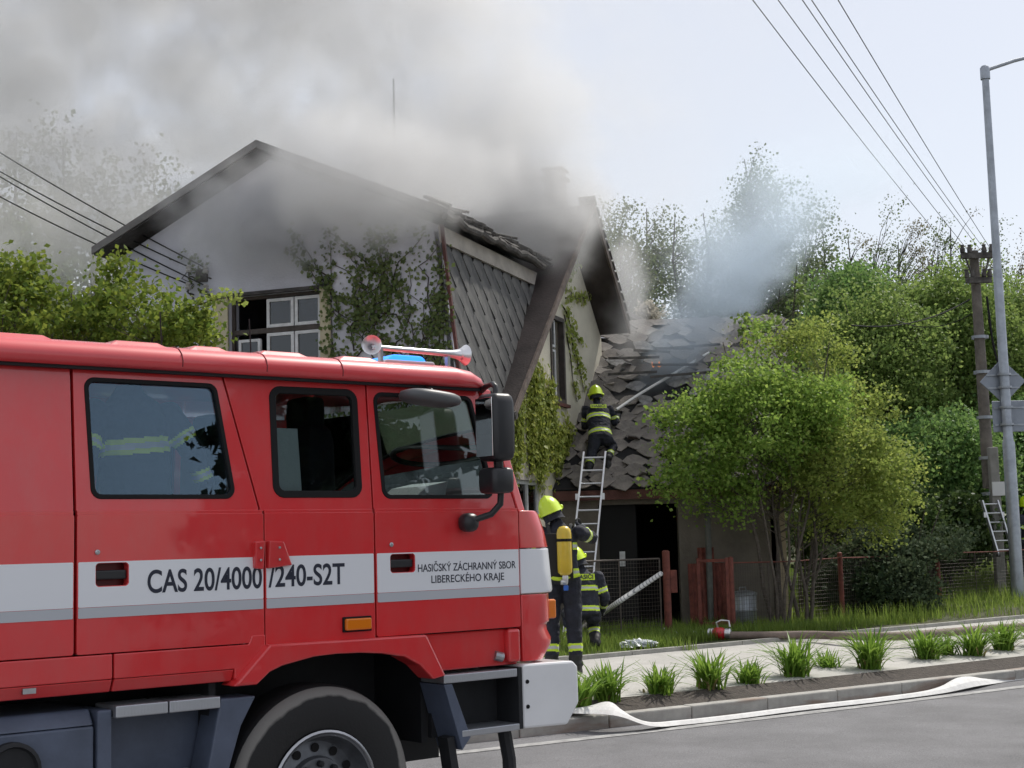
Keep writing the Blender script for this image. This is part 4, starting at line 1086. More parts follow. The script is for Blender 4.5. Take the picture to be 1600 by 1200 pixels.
# filler wood far behind so that no gap opens under the crowns
rs = np.random.RandomState(5)
pts = []
for k in range(26000):
    x = rs.uniform(-60, 75); y = rs.uniform(72, 84); h_ = rs.rand() ** .8 * (6.5 + 2.0 * math.sin(x * .35) + 1.2 * math.sin(x * .9 + 1))
    pts.append((x, y, ground_z(x, y) + h_))
tag(leaves('far_wood', pts, .75, lf_far, None, rs, up=.1), 'dim mass of distant woodland behind the skyline trees', 'woodland', kind='stuff')
# shrub between the engine and the house
tree('leafy_shrub', 'tall bright green shrub rising behind the engine roof at the left', 'shrub', gz(170, 16.5), 4.9, [ell(205, 500, 16.4, 80, 55, .7), ell(185, 440, 16.6, 26, 45, .3), ell(280, 520, 16.2, 55, 26, .5), ell(130, 510, 16.6, 60, 45, .6)], 100, .10, 55, .07, lf_shrub, bark, .05, 120, stems=7, sprd=.45)
tree('leafy_shrub', 'green shrub with upright shoots at the left edge behind the engine roof', 'shrub', gz(25, 16.0), 4.7, [ell(25, 480, 15.8, 65, 65, .7), ell(55, 420, 15.9, 10, 45, .2), ell(5, 430, 15.9, 14, 50, .2), ell(80, 450, 15.9, 10, 36, .2)], 80, .10, 48, .07, lf_shrub, bark, .05, 121, stems=6, sprd=.45)
b = MB()
sp_pts = [at(262, 505, 16.0), at(300, 480, 15.9), at(335, 468, 15.85), at(380, 462, 15.8)]
spr = empty('shrub_spray', at(230, 540, 16.0)); tag(spr, 'single long leafy spray reaching right across the front wall window', 'branch')
b.tube([p - spr.location for p in [at(230, 540, 16.0)] + sp_pts], [.014, .011, .009, .006, .004], 6); b.build('stem', bark_d, spr)
rs = np.random.RandomState(77); C = []
for k in range(260):
    t = rs.rand() * 3.99; i = min(2, int(t * .75)); f = t * .75 - i; p = sp_pts[i].lerp(sp_pts[i + 1], min(1, f)); C.append(np.array(p - spr.location) + rs.normal(size=3) * [.07, .07, .05])
for k in range(160): C.append(np.array(at(315 + rs.normal() * 10, 500 + rs.normal() * 14, 15.9) - spr.location))
tag(leaves('leaf_cluster', C, .06, lf_gold, spr, rs), kind='stuff')
# spruce beside the viewpoint, outside the picture, mirrored in the engine's side
def spruce(name, label, base, H, rad, seed):
    rd = random.Random(seed); rs = np.random.RandomState(seed)
    o = empty(name, base); tag(o, label, 'tree')
    b = MB(); b.tube([(0, 0, 0), (0, 0, H * .5), (0, 0, H)], [.2, .12, .02], 8); C = []
    z = .6
    while z < H:
        rr = rad * (1 - z / H) ** .85 + .15
        for k in range(9):
            a = rd.uniform(0, 6.28); l = rr * rd.uniform(.75, 1.1); tip = Vector((math.cos(a) * l, math.sin(a) * l, z - l * .28))
            b.tube([(0, 0, z), tip], [.03, .006], 4, cap=False)
            n = int(l * 75); t = rs.rand(n) ** .7
            q = np.array((0, 0, z)) + t[:, None] * (np.array(tip) - np.array((0, 0, z))) + rs.normal(size=(n, 3)) * [.10, .10, .06]; q[:, 2] -= np.abs(rs.normal(size=n)) * .14
            C.append(q)
        z += .32
    b.build('trunk', bark_d, o, fix=False)
    leaves('crown', np.concatenate(C), .20, lf_con, o, rs, up=.1)
spruce('spruce', 'dark spruce beside the viewpoint, mirrored in the rear side window of the engine', (10.6, 4.6, -.1), 12.0, 2.9, 8)

# ------------------------------------------------------------------ ivy on the walls
def ivy(name, parent, label, regions, axis, lm, seed, size, stems):
    """regions: (a0,a1,z0,z1,n,clump) in wall coordinates; axis 'f' front wall (x,z), 'g' gable wall (y,z)"""
    rs = np.random.RandomState(seed); C = []
    for poly, n, spread in regions:
        k = 0
        A = np.array(poly)
        for _ in range(n):
            i = rs.randint(len(A) - 1); t = rs.rand(); p = A[i] * (1 - t) + A[i + 1] * t
            C.append(p + rs.normal(size=2) * spread)
    C = np.array(C); d = np.abs(rs.normal(size=len(C))) * .035 + .02
    fn = np.array([0, -1, .15]) if axis == 'f' else np.array([1, 0, .15])
    P_ = np.stack([C[:, 0], -d, C[:, 1]], 1) if axis == 'f' else np.stack([d, C[:, 0], C[:, 1]], 1)
    iv = bpy.data.objects.new(name, None); link(iv, None)
    b = MB()
    for st in stems:
        pts = [(x, -.012, z) if axis == 'f' else (.012, x, z) for x, z in st]
        b.tube(pts, [.012 - .008 * i / (len(pts) - 1) for i in range(len(pts))], 5)
    b.build('stem', bark_d, iv)
    tag(leaves('leaf_cluster', P_, size, lm, iv, rs, flat=fn), kind='stuff')
    tag(iv, label, 'ivy')
    return iv
rs = np.random.RandomState(3)
def wander(x, z, n, dx, dz, j):
    p = [(x, z)]
    for _ in range(n): x += dx + rs.normal() * j; z += dz + rs.normal() * j * .6; p.append((x, z))
    return p
fst = []; freg = []
for k in range(54):
    w_ = wander(rs.uniform(-1.62, -.02), rs.uniform(2.4, 5.2), 8, rs.normal() * .07, .15, .10)
    w_ = [(min(.05, max(-1.62, x)), min(z, 6.0 - .0 * x)) for x, z in w_]
    fst.append(w_); freg.append((w_, 64, .085))
for x0, z0, n, dx, dz in ((-1.5, 4.9, 8, -.09, .16), (-1.4, 5.1, 6, -.14, .10), (-1.0, 5.4, 5, -.10, .13), (-1.6, 5.45, 6, -.11, .09)):
    w_ = wander(x0, z0, n, dx, dz, .05); fst.append(w_); freg.append((w_, 60, .05))
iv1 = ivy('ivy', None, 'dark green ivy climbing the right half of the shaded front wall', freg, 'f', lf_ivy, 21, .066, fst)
iv1.location = HS.matrix_basis @ Vector((0, FY, 0)); iv1.rotation_euler = HS.rotation_euler
w_ = [(-3.88 + rs.normal() * .05, 5.3 + k * .1) for k in range(7)]
iv3 = ivy('ivy', None, 'thin dry creeper round the wire insulators on the front wall', [([(-3.6, 5.3), (-3.75, 5.6), (-3.7, 5.9), (-4.1, 6.1)], 60, .07)], 'f', lf_ivy, 22, .07, [w_])
iv3.location = iv1.location; iv3.rotation_euler = HS.rotation_euler
gst = []; greg = []
for k in range(34):
    y0 = rs.uniform(-3.2, .2); w_ = wander(y0, rs.uniform(2.6, 3.2), 8, rs.normal() * .03, .19, .07)
    w_ = [(y, min(z, vroof(y) - .35, 5.6)) for y, z in w_]; w_ = [p for p in w_ if not (-.05 < p[0] < .85 and 4.0 < p[1] < 5.6)] or [(y0, 2.8), (y0, 3.0)]
    if len(w_) < 2: w_ = [w_[0], (w_[0][0], w_[0][1] + .1)]
    gst.append(w_); greg.append((w_, 200, .10))
for k in range(26):
    y0 = rs.uniform(.0, 1.7); w_ = wander(y0, rs.uniform(3.0, 3.5), 4, rs.normal() * .04, .1, .07); gst.append(w_); greg.append((w_, 70, .09))
for x0, z0, n, dx, dz in ((.85, 5.5, 7, .14, -.13), (.7, 5.75, 8, .16, -.08), (.9, 5.9, 6, .16, .04), (.6, 6.1, 6, .18, -.02), (1.0, 6.3, 5, .13, .08), (.9, 5.3, 6, .10, -.17), (.8, 5.6, 6, .2, -.2)):
    w_ = wander(x0, z0, n, dx, dz, .05); gst.append(w_); greg.append((w_, 65, .055))
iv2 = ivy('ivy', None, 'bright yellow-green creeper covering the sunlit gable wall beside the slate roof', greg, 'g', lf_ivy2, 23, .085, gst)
iv2.location = HS.location; iv2.rotation_euler = HS.rotation_euler

# ------------------------------------------------------------------ daylilies along the kerb
lily = leafmat('daylily_leaf', (.09, .19, .025), (.18, .30, .05), .4, rough=.4)
dryl = leafmat('daylily_dry', (.22, .18, .08), (.3, .26, .12), .3)
def clump(px, py, H, n, seed, lab):
    p = onz(px, py, .165); rd = random.Random(seed); o = empty('daylily_clump', p); tag(o, lab, 'plant', 'daylily clumps in the kerb bed')
    for part, cnt, m, hh in (('leaf_tuft', int(n * 1.7), lily, H * 1.08), ('dry_leaf', n // 7, dryl, H * .6)):
        b = MB()
        for k in range(cnt):
            a = rd.uniform(0, 6.28); L_ = hh * rd.uniform(.65, 1.25); out_ = L_ * rd.uniform(.2, 1.0) if part == 'leaf_tuft' else L_ * rd.uniform(.6, 1.0); w = rd.uniform(.007, .013)
            d = Vector((math.cos(a), math.sin(a), 0)); s_ = Vector((-d.y, d.x, 0)); o_ = Vector((rd.gauss(0, .05), rd.gauss(0, .05), -.03))
            drop = rd.uniform(.1, .62) * (out_ / L_)
            prev = None; rings = []
            for i in range(6):
                t = i / 5; q = o_ + d * out_ * t ** 1.6 + Vector((0, 0, L_ * (t - drop * t ** 3)))
                ww = w * (1.15 - .2 * t if t < .75 else (1 - t) * 4) + .0006
                rings.append((q - s_ * ww + Vector((0, 0, .003)), q, q + s_ * ww + Vector((0, 0, .003))))
            base_ = len(b.v)
            for r_ in rings: b.v += [tuple(x) for x in r_]
            for i in range(5):
                for j in range(2): b.f.append((base_ + i * 3 + j, base_ + i * 3 + j + 1, base_ + i * 3 + j + 4, base_ + i * 3 + j + 3)); b.mi.append(0)
        b.build(part, m, o, fix=False)
cl_px = [(905, 1108, .40, 50), (948, 1098, .42, 80), (1030, 1088, .40, 70), (1108, 1080, .40, 80), (1172, 1072, .36, 60), (1243, 1062, .44, 100), (1292, 1050, .36, 50), (1360, 1050, .48, 110), (1448, 1036, .42, 100), (1478, 1030, .36, 50), (1522, 1030, .44, 80), (1568, 1022, .46, 90), (1625, 1016, .44, 80)]
ordn = ['first', 'second', 'third', 'fourth', 'fifth', 'sixth', 'seventh', 'eighth', 'ninth', 'tenth', 'eleventh', 'twelfth', 'thirteenth']
for i, (px, py, H, n) in enumerate(cl_px):
    clump(px, py, H * [1.0, .9, .82, 1.0, .8, 1.05, .75, 1.0, .95, .8, 1.0, .9, 1.0][i], n, 200 + i, '%s daylily clump along the kerb counted from the white bumper' % ordn[i])
# ------------------------------------------------------------------ grass
rs = np.random.RandomState(9)
def grass(name, label, gen, n, hh, m):
    B = []; 
    while len(B) < n:
        p = gen(); 
        if p is not None: B.append(p)
    B = np.array(B); k = len(B)
    a = rs.uniform(0, 6.28, k); h_ = hh * rs.uniform(.4, 1.4, k); ln = h_ * rs.uniform(.05, .55, k); w = rs.uniform(.004, .008, k)
    d = np.stack([np.cos(a), np.sin(a), np.zeros(k)], 1); s_ = np.stack([-np.sin(a), np.cos(a), np.zeros(k)], 1)
    v = np.empty((k, 5, 3)); up_ = np.array([0, 0, 1.])
    v[:, 0] = B - s_ * w[:, None]; v[:, 1] = B + s_ * w[:, None]
    mid = B + d * (ln * .3)[:, None] + up_ * (h_ * .6)[:, None]
    v[:, 2] = mid + s_ * (w * .8)[:, None]; v[:, 3] = mid - s_ * (w * .8)[:, None]; v[:, 4] = B + d * ln[:, None] + up_ * h_[:, None]
    i = np.arange(k)[:, None] * 5
    T_ = np.concatenate([i + [0, 1, 2], i + [0, 2, 3], i + [3, 2, 4]], 1).reshape(-1, 3)
    o = bpy.data.objects.new(name, fast_mesh(name, v.reshape(-1, 3), T_, m)); link(o); tag(o, label, 'grass', kind='stuff')
gm = leafmat('grass_blade', (.10, .175, .03), (.20, .28, .06), .4)
def g1():
    u = rs.uniform(8, 40); v = pav_v(u) + (.1 if u < 13.0 else .75) + abs(rs.normal()) * 1.1
    p = uv(u, v); 
    return (p.x, p.y, ground_z(p.x, p.y) - .02) if p.y < 40 else None
grass('verge_grass', 'short green verge grass between the pavement edging and the wire fence', g1, 26000, .13, gm)
def g2():
    x = rs.uniform(4.3, 18); y = rs.uniform(23, 40)
    if y < 23.2 + (x - 4.3) * .2: return None
    return (x, y, ground_z(x, y) + .02)
grass('lawn_grass', 'longer green lawn grass in the garden behind the wire fence', g2, 34000, .24, gm)
def g3():
    x = rs.uniform(.6, 4.5); y = rs.uniform(19.0, 23.6)
    if .809 * x + .588 * y > 13.0 and -.588 * x + .809 * y < pav_v(.809 * x + .588 * y) + .75: return None
    return (x, y, ground_z(x, y) - .02) if rs.rand() < .4 + .6 * (y < 21.5) else None
grass('yard_grass', 'patchy grass and weeds in front of the shed doorway', g3, 7000, .17, gm)
# ------------------------------------------------------------------ fence, gate, yard things
rustm = mat('rusty_red_paint', (.16, .045, .032), .75, var=.4, vscale=9, bump=.3, bscale=60)
wire = mat('fence_wire', (.10, .085, .075), .6, metal=.4, var=.3, vscale=20)
galv = mat('galvanised', (.33, .36, .40), .45, metal=.7, var=.18, vscale=5)
alu = mat('aluminium', (.62, .63, .65), .35, metal=.8, var=.1, vscale=8)
def fpt(px, py): 
    p = onz(px, py, .38); return Vector((p.x, p.y, .36))
def wires(b, a, c, z0, z1, sp=.055, r=.0024, sag=0.0):
    d = c - a; l = d.length; n = int(l / sp)
    for k in range(n + 1):
        p = a + d * (k / n); b.tube([p + Vector((0, 0, z0)), p + Vector((0, 0, z1))], r, 3, cap=False)
    m = int((z1 - z0) / sp)
    for k in range(m + 1):
        z = z0 + (z1 - z0) * k / m; b.tube([a + Vector((0, 0, z)), (a + c) / 2 + Vector((0, 0, z - sag)), c + Vector((0, 0, z))], r, 3, cap=False)
posts = [fpt(1146, 985), fpt(1317, 968), fpt(1469, 952), fpt(1640, 936), fpt(1840, 920)]
fence = empty('wire_fence', posts[0]); tag(fence, 'low rusty wire-mesh fence on red posts in front of the garden', 'fence')
for i, p in enumerate(posts):
    q = p - fence.location; h_ = 1.10
    b = MB(); b.tube([q + Vector((0, 0, -.2)), q + Vector((0, 0, h_)), q + Vector((0, 0, h_ + .012))], [.042, .042, .02], 12); b.build('post', rustm, fence, smooth=40)
for i in range(len(posts) - 1):
    a = posts[i] - fence.location; c = posts[i + 1] - fence.location; d = (c - a)
    b = MB(); wires(b, a + d * .02, c - d * .02, .03, 1.0, .06); b.build('wire_mesh', wire, fence, fix=False)
    b = MB(); b.tube([a + Vector((0, 0, 1.02)), (a + c) / 2 + Vector((0, 0, 1.0)), c + Vector((0, 0, 1.02))], .011, 6); b.build('top_rail', rustm, fence)
    for t in (.32, .66):
        q = a + d * t; b = MB(); b.tube([q, q + Vector((0, 0, 1.0))], .009, 6); b.build('stay', wire, fence)
# gate posts and gates
gp = fpt(1045, 992)
g_ = empty('gate_post', gp); tag(g_, 'red round gate post with a small red box, right of the wire gate leaf', 'gate post')
b = MB(); b.tube([(0, 0, -.2), (0, 0, 1.22), (0, 0, 1.24)], [.055, .055, .03], 14); b.build('post', rustm, g_, smooth=40)
b = MB(); b.box((.05, -.02, .62), (.15, .06, .95)); b.build('letter_box', rustm, g_, bevel=.01)
gl = empty('wire_gate', fpt(905, 1003)); tag(gl, 'wire-mesh gate leaf left of the red gate post', 'gate')
a = Vector((0, 0, 0)); c = gp - gl.location - Vector((.10, .02, 0))
b = MB(); wires(b, a, c, .05, 1.12, .055); b.build('wire_mesh', wire, gl, fix=False)
for z in (.05, 1.12):
    b = MB(); b.tube([a + Vector((0, 0, z)), c + Vector((0, 0, z))], .014, 8); b.build('rail', rustm if z < 1 else wire, gl)
for q in (a, c, (a + c) / 2):
    b = MB(); b.tube([q + Vector((0, 0, .05)), q + Vector((0, 0, 1.12))], .012, 8); b.build('upright', wire, gl)
og = empty('open_gate', fpt(1095, 985)); tag(og, 'red steel gate frame standing open beside the red fence post', 'gate')
c = posts[0] - og.location - Vector((.06, .0, 0))
for z in (.12, 1.06):
    b = MB(); b.bar(Vector((0, 0, z)), c + Vector((0, 0, z)), .045, .045); b.build('rail', rustm, og)
for q in (Vector((0, 0, 0)), c):
    b = MB(); b.bar(q + Vector((0, 0, .05)), q + Vector((0, 0, 1.1)), .05, .05, (0, 1, 0)); b.build('upright', rustm, og)
# red corrugated sheets leaning inside the gate
cs = empty('sheet_stack', (2.98, 23.35, .36)); tag(cs, 'rust-red corrugated sheets leaning on the shed wall behind the open gate', 'metal sheets')
for k in range(3):
    b = MB(); n = 13
    x0 = -.25 + k * .17
    rr = [[(x0 + i * .022, .25 + k * .03 + .014 * math.sin(i * 1.6) + z * .12, z) for i in range(n)] for z in (0.0, 1.0 + .25 * (k % 2))]
    b.loft(rr, cap=False, closed=False); o = b.build('corrugated_sheet', rustm, cs, fix=False)
    so_ = o.modifiers.new('thickness', 'SOLIDIFY'); so_.thickness = .004
b = MB(); b.tube([(.08, .32, 0), (.10, .36, 2.2)], .05, 10); b.build('rain_pipe', mat('pipe_pale', (.12, .125, .115), .7, var=.3), cs)
# dustbin
p = fpt(1163, 978); bn = empty('dustbin', p); tag(bn, 'grey ribbed metal dustbin behind the open gate post', 'dustbin')
b = MB(); rings = []
for z, r_ in ((0, .17), (.03, .19), (.25, .20), (.27, .207), (.29, .20), (.5, .205)):
    rings.append([(math.cos(t) * (r_ + .005 * math.sin(t * 18)), math.sin(t) * (r_ + .005 * math.sin(t * 18)), z) for t in np.linspace(0, 6.2832, 72, endpoint=False)])
b.loft(rings); b.build('body', galv, bn, smooth=50)
b = MB(); b.lathe([(.22, .49), (.225, .53), (.15, .56), (.05, .57), (0, .57)], (0, 0, 0), (0, 0, 1), 30); b.build('lid', galv, bn, smooth=40)
b = MB(); b.tube([(-.05, 0, .56), (-.05, 0, .62), (.05, 0, .62), (.05, 0, .56)], .009, 6); b.build('handle', galv, bn)
# pale crumpled bag on the verge
rs = np.random.RandomState(4)
bag = bmesh.new(); bmesh.ops.create_icosphere(bag, subdivisions=4, radius=1)
for v in bag.verts:
    n = v.co.normalized(); f = 1 + .25 * math.sin(n.x * 9 + n.y * 5) * math.sin(n.y * 11 - n.z * 7) + .12 * math.sin(n.x * 23 + n.z * 19)
    v.co = Vector((n.x * .23 * f, n.y * .13 * f, max(-.02, n.z * .07 * f)))
o = bmobj('plastic_bag', bag, mat('bag_white', (.55, .58, .62), .35, var=.3, vscale=20), None, smooth=30); p = onz(997, 1013, .38); o.location = (p.x, p.y, .42)
tag(o, 'crumpled pale plastic bag lying in the verge grass', 'bag')

# ------------------------------------------------------------------ hoses
hose_b = mat('hose_brown', (.20, .155, .13), .8, var=.2, vscale=12, bump=.3, bscale=150)
hose_w = mat('hose_white', (.62, .62, .61), .7, var=.12, vscale=10, bump=.2, bscale=120)
def stripe_hose():
    m = mat('hose_white_flecked', (.60, .60, .59), .7)
    N = m.node_tree; P = N.nodes['Principled BSDF']; tc = N.nodes.new('ShaderNodeTexCoord'); w = N.nodes.new('ShaderNodeTexWave'); w.inputs['Scale'].default_value = 9; w.wave_profile = 'SIN'; w.inputs['Distortion'].default_value = .4
    mp = N.nodes.new('ShaderNodeMapping'); mp.inputs['Rotation'].default_value = (0, R(30), R(20)); N.links.new(tc.outputs['Object'], mp.inputs[0]); N.links.new(mp.outputs[0], w.inputs[0])
    cr = N.nodes.new('ShaderNodeMapRange'); cr.inputs[1].default_value = .75; cr.inputs[2].default_value = .9; N.links.new(w.outputs['Fac'], cr.inputs[0])
    mx = N.nodes.new('ShaderNodeMix'); mx.data_type = 'RGBA'; mx.inputs[6].default_value = (.60, .60, .59, 1); mx.inputs[7].default_value = (.22, .22, .23, 1); N.links.new(cr.outputs[0], mx.inputs[0]); N.links.new(mx.outputs[2], P.inputs['Base Color'])
    return m
hose_s = stripe_hose()
def smooth_path(P_, n=10):
    P_ = [Vector(p) for p in P_]; out_ = []
    for i in range(len(P_) - 1):
        p0 = P_[max(0, i - 1)]; p1 = P_[i]; p2 = P_[i + 1]; p3 = P_[min(len(P_) - 1, i + 2)]
        for k in range(n):
            t = k / n; out_.append(.5 * ((2 * p1) + (p2 - p0) * t + (2 * p0 - 5 * p1 + 4 * p2 - p3) * t * t + (3 * p1 - p0 - 3 * p2 + p3) * t ** 3))
    return out_ + [P_[-1]]
def hose(name, label, P_, r, m, cat='hose'):
    o0 = Vector(P_[0]); pts = [p - o0 for p in smooth_path(P_)]
    b = MB(); b.tube(pts, r, 12); o = b.build(name, m, None, smooth=60); o.location = o0; tag(o, label, cat); return o
pz = .40
hb = [onz(1142, 993, .42), onz(1200, 993, .42), onz(1265, 992, .42), onz(1330, 994, .42), onz(1400, 994, .42), onz(1470, 989, .41), onz(1540, 983, .41), onz(1620, 978, .41), onz(1760, 968, .41)]
hose('pressure_hose', 'thick brown pressurised hose lying along the pavement edging', hb, .055, hose_b)
cpl = empty('hose_coupling', onz(1122, 992, .42)); tag(cpl, 'red hose valve with a steel lever joining two hoses on the verge', 'coupling')
ax = (hb[1] - hb[0]).normalized()
b = MB(); b.lathe([(.05, -.14), (.075, -.13), (.075, -.07), (.06, -.06)], (0, 0, .02), ax, 16); b.build('claw_ring', alu, cpl, smooth=40)
b = MB(); b.lathe([(.06, -.06), (.085, -.03), (.085, .07), (.06, .10)], (0, 0, .02), ax, 18); b.build('valve_body', mat('valve_red', (.55, .02, .03), .35, coat=.5), cpl, smooth=40)
b = MB(); b.lathe([(.06, .10), (.07, .11), (.07, .17), (.056, .18)], (0, 0, .02), ax, 16); b.build('claw_ring', alu, cpl, smooth=40)
b = MB(); b.tube([Vector((0, 0, .09)), Vector((-.02, -.02, .17)), ax * .05 + Vector((0, 0, .20)), ax * .16 + Vector((0, 0, .19)), ax * .17 + Vector((0, 0, .11))], .014, 8); b.build('lever', alu, cpl, smooth=60)
hose('supply_hose', 'thin pale hose running from the red valve into the yard', [onz(1104, 990, .40), onz(1085, 989, .40), onz(1062, 993, .39), onz(1050, 987, .40), onz(1035, 984, .42)], .035, hose_w)
# hose line slanting through the yard gate up to the ladder
hl = [onz(880, 1000, .40), onz(905, 985, .45) , at(960, 945, 20.4), at(1000, 918, 20.9), at(1033, 896, 21.25)]
hose('attack_hose', 'taut white flecked hose slanting up across the wire gate', hl, .036, hose_s)
rl = [at(963, 647, 25.0), at(1000, 622, 25.55), at(1050, 592, 26.1), at(1100, 562, 26.65), at(1137, 540, 27.1)]
rl = [p + Vector((0, -.05, .07)) for p in rl]
hose('roof_hose', 'white hose stretched over the broken slates from the kneeling firefighter', rl, .025, hose_w)
# flat white hose on the road
fh = [(884, 1112), (905, 1113), (960, 1116), (1010, 1134), (1060, 1132), (1150, 1122), (1250, 1109), (1350, 1098), (1430, 1088), (1500, 1078), (1560, 1066), (1640, 1056), (1760, 1040)]
fz = [.16, .16, .15, .03] + [0] * 20
P_ = smooth_path([onz(x, y, fz[i]) for i, (x, y) in enumerate(fh)], 8)
vs = []; fs = []
for i, p in enumerate(P_):
    t = (P_[min(len(P_) - 1, i + 1)] - P_[max(0, i - 1)]).normalized(); s_ = Vector((-t.y, t.x, 0)); f = i / (len(P_) - 1)
    z = .006 + (.10 if False else 0)
    lift = .03 * math.exp(-((f - .765) / .04) ** 2)
    tilt = .45 * math.exp(-((f - .765) / .05) ** 2) + .35 * math.exp(-((f - .15) / .06) ** 2)
    w = .068 + .02 * math.exp(-((f - .77) / .05) ** 2) + .06 * math.exp(-((f - .13) / .07) ** 2)
    for k in (-1, -.5, 0, .5, 1):
        q = p + s_ * w * k; vs.append((q.x, q.y, p.z + .004 + lift * (1 + .3 * k) + max(0, tilt * w * (k + 1)) + .036 * (1 - k * k) ** .6 * (1 - .6 * math.exp(-((f - .14) / .07) ** 2)) + (-.012)))
for i in range(len(P_) - 1):
    for k in range(4): fs.append((i * 5 + k, (i + 1) * 5 + k, (i + 1) * 5 + k + 1, i * 5 + k + 1))
o0 = Vector(vs[0]); fo = sheet('flat_hose', [Vector(v) - o0 for v in vs], fs, hose_w); fo.location = o0 + Vector((0, 0, .012)); tag(fo, 'flat empty white hose lying along the road beside the kerb', 'hose')
sm_ = fo.modifiers.new('thickness', 'SOLIDIFY'); sm_.thickness = .006

# ------------------------------------------------------------------ ladders
def ladder(name, label, foot, top, w, n, side):
    foot = Vector(foot); top = Vector(top); side = Vector(side).normalized()
    o = empty(name, foot); tag(o, label, 'ladder')
    d = top - foot; up = d.normalized(); nm = up.cross(side).normalized()
    for s_ in (-1, 1):
        b = MB(); b.bar(side * s_ * w / 2, d + side * s_ * w / 2, .032, .07, nm); b.build('stile', alu, o, bevel=.004)
    for k in range(n):
        t = (k + .6) / n; b = MB(); b.tube([d * t - side * w / 2, d * t + side * w / 2], .016, 8); b.build('rung', alu, o)
    for s_ in (-1, 1):
        b = MB(); b.box((-.03, -.03, -.02), (.03, .03, .04), Matrix.Translation(side * s_ * w / 2)); b.build('foot', rubber, o)
        b = MB(); t = d * .74 + side * s_ * (w / 2 + .03); b.box((-.025, -.03, -.05), (.025, .03, .05), Matrix.Translation(t)); b.build('guide', alu, o)
lt = at(929, 710, 24.2); lf = onz(884, 992, .38); lf = Vector((lf.x, 22.0, .37))
ladder('ladder', 'aluminium ladder leaning on the shed eave under the kneeling firefighter', (.83, 21.9, .37), (lt.x, lt.y, lt.z + .03), .36, 13, (1, .05, 0))
ladder('ladder', 'short aluminium ladder leaning on the utility pole behind the street lamp', at(1572, 868, 28.4), at(1546, 782, 28.7), .34, 6, (1, .3, 0))

# ------------------------------------------------------------------ street lamp, utility pole, wires
lb = onz(1592, 948, .36); LP = empty('street_lamp', lb); tag(LP, 'tall galvanised street lamp pole at the right edge of the pavement', 'street lamp')
tp = at(1538, 108, lb.y) - lb; tp = Vector((0.0, 0, tp.z))
b = MB(); b.tube([(0, 0, -.1), (0, 0, 3.0), (0, 0, 3.06), (0, 0, 6.2), (0, 0, 6.25), tp], [.115, .112, .09, .085, .075, .065], 20); b.build('pole', galv, LP, smooth=30)
b = MB(); b.lathe([(.0, 0), (.09, 0), (.09, .22), (.06, .26), (0, .26)], tp - Vector((0, 0, .2)), (0, 0, 1), 16, cap=False); b.build('pole_cap', galv, LP, smooth=40)
b = MB(); b.tube([tp + Vector((0, 0, -.03)), tp + Vector((.6, .1, .18)), tp + Vector((2.2, .4, .62))], .035, 10); b.build('arm', galv, LP, smooth=60)
b = MB(); rbox(b, (2.7, .48, tp.z + .70), (.5, .16, .07), .6); b.build('lamp_head', galv, LP, smooth=50)
# sign plates seen from behind on the same pole: things of their own
signb = mat('sign_back_grey', (.26, .29, .34), .5, metal=.5, var=.1, vscale=4)
zc = at(1578, 625, lb.y).z
sg = empty('road_sign', lb + Vector((0, 0, zc))); tag(sg, 'diamond road sign seen from its grey back on the street lamp pole', 'sign')
b = MB(); r_ = .43; b.prism([(r_, .10, 0), (0, .10, r_), (-r_, .10, 0), (0, .10, -r_)], (0, .02, 0)); b.build('sign_plate', signb, sg, bevel=.03)
for dz in (-.12, .12):
    b = MB(); b.bar((-.3, .09, dz), (.3, .09, dz), .02, .03); b.build('sign_rail', galv, sg); b = MB(); b.lathe([(.125, -.02), (.125, .02), (.115, .02), (.115, -.02)], (0, 0, dz), (0, 0, 1), 20, cap=False); b.build('pole_clamp', galv, sg)
zc = at(1580, 680, lb.y).z
sg = empty('road_sign', lb + Vector((0, 0, zc))); tag(sg, 'rectangular road sign seen from its grey back below the diamond sign', 'sign')
b = MB(); b.prism([(-.23, .10, -.29), (.60, .10, -.29), (.60, .10, .29), (-.23, .10, .29)], (0, .02, 0)); b.build('sign_plate', signb, sg, bevel=.03)
for dz in (-.16, .16):
    b = MB(); b.bar((-.2, .09, dz), (.55, .09, dz), .02, .03); b.build('sign_rail', galv, sg); b = MB(); b.lathe([(.125, -.02), (.125, .02), (.115, .02), (.115, -.02)], (0, 0, dz), (0, 0, 1), 20, cap=False); b.build('pole_clamp', galv, sg)
# wooden utility pole on a concrete stub
ub = at(1553, 880, 29.0); ub = Vector((ub.x, ub.y, ground_z(ub.x, ub.y) - .1)); UP = empty('utility_pole', ub); tag(UP, 'weathered utility pole with crossarms and insulators among the trees', 'utility pole')
uz = at(1527, 392, 29.0).z - ub.z
wood = mat('weathered_wood', (.14, .125, .11), .9, var=.35, vscale=5, bump=.4, bscale=25)
b = MB(); b.tube([(0, 0, 2.2), (-.02, 0, uz)], [.125, .09], 12); b.build('pole', wood, UP, smooth=50)
b = MB(); b.bar((.05, -.16, 0), (.05, -.16, 3.0), .18, .2, (0, 1, 0)); b.build('concrete_stub', mat('stub_concrete', (.24, .235, .22), .9, var=.2, vscale=4), UP, bevel=.02)
for z in (2.1, 2.8, 3.6, 4.5, 5.2):
    b = MB(); b.lathe([(.165, -.03), (.165, .03)], (0, 0, z), (0, 0, 1), 16, cap=False); b.build('pole_band', galv, UP)
